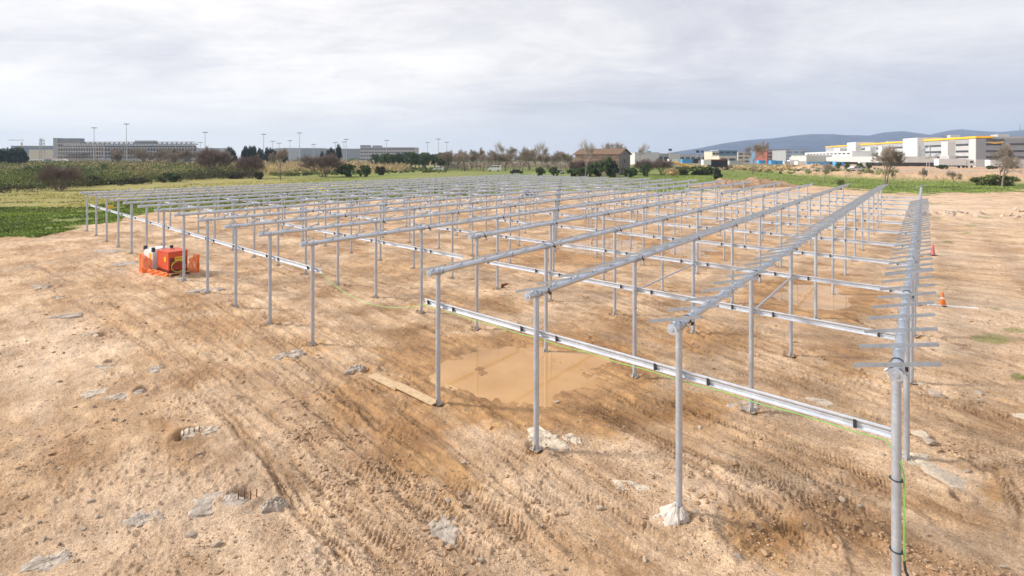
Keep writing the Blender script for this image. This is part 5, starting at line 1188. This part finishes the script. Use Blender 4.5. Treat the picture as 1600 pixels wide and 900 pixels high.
def container(u0, u1, Y, vt, vb, m, lb):
    x0 = (u0-U0)/F*Y; x1 = (u1-U0)/F*Y; z0 = max(0, H-(vb-V0)*Y/F); h = H-(vt-V0)*Y/F-z0; w = x1-x0; r = empty('shipping_container', (x0, Y, z0), 0, lb, 'container')
    mb = MB(); n = 18
    for i in range(n): mb.box(((i+.5)*w/n, 1.2-(.03 if i % 2 else 0), h/2), (w/n, 2.4, h))
    mb.build('body', m, r); mb = MB(); mb.box((w/2, -.05, h-.06), (w+.1, .1, .12)); mb.box((w/2, -.05, .06), (w+.1, .1, .12)); mb.build('frame', m, r)
for a in [(1045,1060,262,248.5,254.5,'white','white container with yellow corner left in the yard'), (1066,1081,258,248.5,255,'lblue','light blue container behind the yellow machine'), (1084,1091,250,248,255,'black','black container right of the light blue one'),
 (1099,1111,212,249.5,257.5,'white','white cabin left of the long black cabin'), (1140,1160,240,251,257,'panel','pale container right of the black cabin'), (1186,1196,235,250.5,255.5,'lblue','small light blue container behind the bare tree'),
 (1205,1213,230,250.5,256.5,'lblue','light blue container, left of a pair'), (1215,1223,230,251,256.5,'lblue','light blue container, right of a pair'), (1246,1260,228,252,258,'white','white container left of the long blue row'),
 (1261,1297,232,253,258,'lblue','long row of light blue containers before the warehouse'), (1306,1319,226,252.8,259.5,'lblue','light blue container right of the long blue row'), (1226,1234,234,252,256.5,'silver','grey container in the yard gap')]:
    a = list(a); a[5] = C['panel_light'] if a[5] == 'panel' else MT[a[5]]; container(*a)
# yellow and black machine
x, y = GY(1066, 205); z = tz(x, y); r = empty('loading_machine', (x, y, z), 0, 'yellow and black conveyor-like machine beside the containers', 'machine')
mb = MB(); mb.cyl((-4, 0, 3.6), (4, 0, 1.4), .35, n=6); mb.build('boom', MT['yellow'], r); mb = MB(); mb.box((0, 0, 1.0), (5, 1.5, 1.1)); mb.build('chassis', MT['black'], r)
for s in (-1.5, 1.5): mb = MB(); mb.cyl((s, -.9, .5), (s, .9, .5), .5, n=10); mb.build('wheel', MT['tyre'], r)
# lorries
def lorry(u0, u1, Y, h, lb, m, rz=0): van((u0+u1)/2, Y, (u1-u0)*Y/F, h, rz, m, lb, 'lorry', 'truck')
lorry(1463, 1520, 197, 3.6, 'long white articulated lorry parked before the warehouse', MT['white'])
lorry(1543, 1590, 195, 3.4, 'white lorry at the right, half behind bare trees', MT['white'])
lorry(1232, 1248, 235, 3.2, 'white lorry cab among the blue containers', MT['white'])
lorry(1342, 1352, 210, 2.6, 'small white lorry under the canopy', MT['white'])
van(1338, 145, 4.3, 1.4, R(4), MT['silver'], 'silver car on the road above the bank', 'car', 'car')
for i, (u, m, ln, h, lb, kd) in enumerate([(50,'white',14,3.4,'white lorry trailer left of the lattice pylon','truck'),(30,'silver',6,2.4,'silver van at the far left','van'),(74,'lblue',8,3,'bluish van right of the pylon','van'),(84,'redp',9,3.4,'red-fronted lorry in the far left car park','truck'),(94,'white',10,3.2,'white lorry beside the red one','truck'),(104,'navy',7,2.4,'dark blue van in the far left yard','van'),(113,'redp',6,2,'red van in the far left yard','van'),(66,'white',6,2.4,'white van beside the pylon foot','van'),(20,'white',6,2.4,'white van at the left edge','van'),(282,'teal',7,2.6,'teal van right of the lone conical tree','van'),(294,'lblue',8,2.8,'light blue van under the car park end','van')]):
    van(u, 330+6*(i % 4), ln, h+1.2, R(random.uniform(-6, 6)), MT[m], lb, 'lorry' if kd == 'truck' else 'van', kd)
# light masts, poles, signs, pylon, crane
def mast(u, Y, vtop, lb, heads=6, r0=.22, group='light masts along the horizon'):
    x = (u-U0)/F*Y; h = H-(vtop-V0)*Y/F; r = empty('light_mast', (x, Y, 0), 0, lb, 'light mast', group); mb = MB(); mb.cyl((0, 0, 0), (0, 0, h), r0*Y/300, r0*.5*Y/300, 8); mb.build('pole', C['panel_light'], r)
    mb = MB(); q = Y/300
    mb.cyl((0, 0, h-.1), (0, 0, h+.25*q), 1.3*q, 1.5*q, 10)
    mb.build('lamp_head', C['panel_grey'], r)
for u, Y, v, lb in [(147,300,200,'tall lamp mast before the left part of the car park'),(197.5,280,194,'tallest lamp mast, right of centre of the car park'),(320.5,330,207,'tall lamp mast right of the car park'),(412,380,210,'tall lamp mast above the left end of the windbreak'),(426,600,221,'short far mast right of the windbreak mast'),(468,370,208,'tall lamp mast in the middle of the windbreak'),(453,600,220,'far mast left of the mid windbreak mast'),
  (313,700,223,'small far mast left of the tall one'),(524,600,223,'small far mast left of the twin heads'),(537.5,560,222,'far mast before the long far building, left'),(541,520,218,'far mast with a dark head'),(604,560,219.5,'slim far mast over the far long building'),(668,600,223,'slim far mast left of the bare tree line'),(685,480,217.5,'far mast with flat head over the pines'),(698,560,222.5,'far mast nearest the bare tree line'),(436,650,224,'tiny far mast beyond the windbreak'),(490,700,226,'tiny far mast near the middle'),(1448,175,247,'short pole before the warehouse'),(1452,170,246,'lamp post before the warehouse dock')]:
    mast(u, Y, v, lb)
def sign(u, Y, vt, vb, w, m, lb):
    x = (u-U0)/F*Y; r = empty('billboard', (x, Y, 0), 0, lb, 'sign'); a = H-(vt-V0)*Y/F; b = H-(vb-V0)*Y/F; mb = MB(); mb.cyl((0, 0, 0), (0, 0, a), .25, n=6); mb.build('pole', C['panel_grey'], r); mb = MB(); mb.box((0, -.3, (a+b)/2), (w, .4, a-b)); mb.build('board', m, r)
sign(1000, 380, 235, 237.6, 2.6, MT['blue'], 'blue sign above the white hall'); sign(1047, 360, 232.5, 235.5, 2.4, MT['black'], 'dark sign on a tall pole'); sign(1090, 400, 234.8, 238.6, 2.6, MT['black'], 'dark sign left of the bright blue sign'); sign(1097, 400, 235.2, 238.6, 2.4, MT['blue'], 'bright blue sign on a pole'); sign(1014, 390, 236, 238, 3.0, MT['teal'], 'green sign above the white hall')
def lattice(u, Y, vtop, lb):
    x = (u-U0)/F*Y; h = H-(vtop-V0)*Y/F; r = empty('pylon', (x, Y, 0), 0, lb, 'pylon'); mb = MB()
    for a in (-1, 1):
        for b in (-1, 1): mb.cyl((a*1.0, b*1.0, 0), (a*.5, b*.5, h), .12, n=4)
    n = 12
    for i in range(n):
        z0, z1 = h*i/n, h*(i+1)/n; w0, w1 = 1-.5*i/n, 1-.5*(i+1)/n; mb.cyl((-w0, -w0, z0), (w1, -w1, z1), .09, n=4); mb.cyl((w0, -w0, z0), (-w1, -w1, z1), .09, n=4)
    mb.build('tower', C['panel_light'], r)
    for q in (.82, .92): mb = MB(); mb.box((0, 0, h*q), (3.2, .3, .3)); mb.build('arm', C['panel_light'], r)
lattice(65.5, 260, 216, 'pale lattice pylon before the parked lorries at left')
x = (34-U0)/F*700; r = empty('tower_crane', (x, 700, 0), 0, 'distant yellow tower crane at the left edge of the horizon', 'crane'); mb = MB(); mb.box((0, 0, 12.), (1.4, 1.4, 32)); mb.build('mast', C['cream'], r); mb = MB(); mb.box((-8, 0, 31), (21, 1.1, .9)); mb.build('jib', C['cream'], r)
x = (36.5-U0)/F*520; 
# roadside: concrete barrier above the bank, thin poles
mb = MB(); P1 = GY(1245, 150); P2 = GY(1605, 122); mb.cyl((0, 0, 0), (P2[0]-P1[0], P2[1]-P1[1], 0), .09, n=6)
r = empty('guard_rail', (P1[0], P1[1], 2.3), 0, 'thin grey guard rail along the road above the dirt bank', 'guard rail'); mb.build('beam', C['panel_light'], r)
for i in range(24):
    f = i/23; mb = MB(); mb.cyl((f*(P2[0]-P1[0]), f*(P2[1]-P1[1]), -1.8), (f*(P2[0]-P1[0]), f*(P2[1]-P1[1]), 0), .07, n=5); mb.build('post', C['panel_light'], r)
# hazard: hill mast on the ridge
# ------------------------------------------------------------------ hills
def hills():
    prof = np.array([(960,247),(1020,243),(1050,238),(1090,232),(1130,224),(1160,220),(1185,217.5),(1205,216.5),(1240,212),(1268,209.5),(1300,209.5),(1320,211),(1345,211.5),(1357,212),(1380,207),(1410,205),(1430,207.5),(1452,210.5),(1480,204.5),(1500,202),(1530,204.5),(1562,206.5),(1600,203),(1700,206),(1900,215),(2200,225)], float)
    U = np.arange(940, 2300, 4.0); rows = 14; V = []; 
    for j in range(rows):
        f = j/(rows-1); Yd = 2000+960*f; vt = np.interp(U, prof[:, 0], prof[:, 1]); hr = (V0-vt)*2600/F+H
        prf = math.sin(min(f/.62, 1)*math.pi/2)**.8 if f <= .62 else math.cos((f-.62)/.38*math.pi/2)
        x = (U-U0)/F*Yd; ns = fbm(x*.0048, np.full(x.shape, Yd*.0048), 501, 5); z = hr*prf*(1+.30*ns*(1 if f < .55 else 0)*(1-f/.7))
        if abs(f-.62) > .03 and f < .62: z = np.minimum(z, hr*(Yd/2600)*.985)
        V.append(np.stack([x, np.full(x.shape, Yd), z-4*(f == 0)-0], 1))
    V = np.concatenate(V); n = len(U); i = (np.arange(rows-1)[:, None]*n+np.arange(n-1)[None]).ravel(); Fq = np.stack([i, i+1, i+1+n, i+n], 1)
    me = npmesh('hills', V, Fq, mat('hill_scrub_haze_blue', (.035, .055, .11), 1, 0, .012, 8, var=.35), True); tag(link('hills', me), 'long blue-grey range of hills in the distance, right', 'hills', kind='structure')  # scrub colour shifted to blue: distance haze painted into the base
    U = np.arange(960, 1110, 5.0)
hills()
x = (1594.-U0)/F*2600; mb = MB(); mb.cyl((0, 0, 0), (0, 0, 37), 4, 2, 6); o = mb.build('hill_tower', C['slate_wall'], None, (x, 2600, (V0-204)*2600/F)); tag(o, 'thin mast on the hill crest at the far right', 'tower')

# ------------------------------------------------------------------ haze
mb = MB(); mb.box((0, 1800, 104), (10600, 4600, 212)); hzo = mb.build('haze', bpy.data.materials.new('haze_air')); tag(hzo, 'thin bright haze over the far land', 'haze', kind='stuff')
m = hzo.data.materials[0]; m.use_nodes = True; t = m.node_tree; t.nodes.clear(); out = N(t, 'ShaderNodeOutputMaterial'); pv = N(t, 'ShaderNodeVolumePrincipled')
pv.inputs['Color'].default_value = (.60, .76, 1.0, 1); pv.inputs['Density'].default_value = .00020; L(t, pv.outputs[0], out.inputs['Volume'])
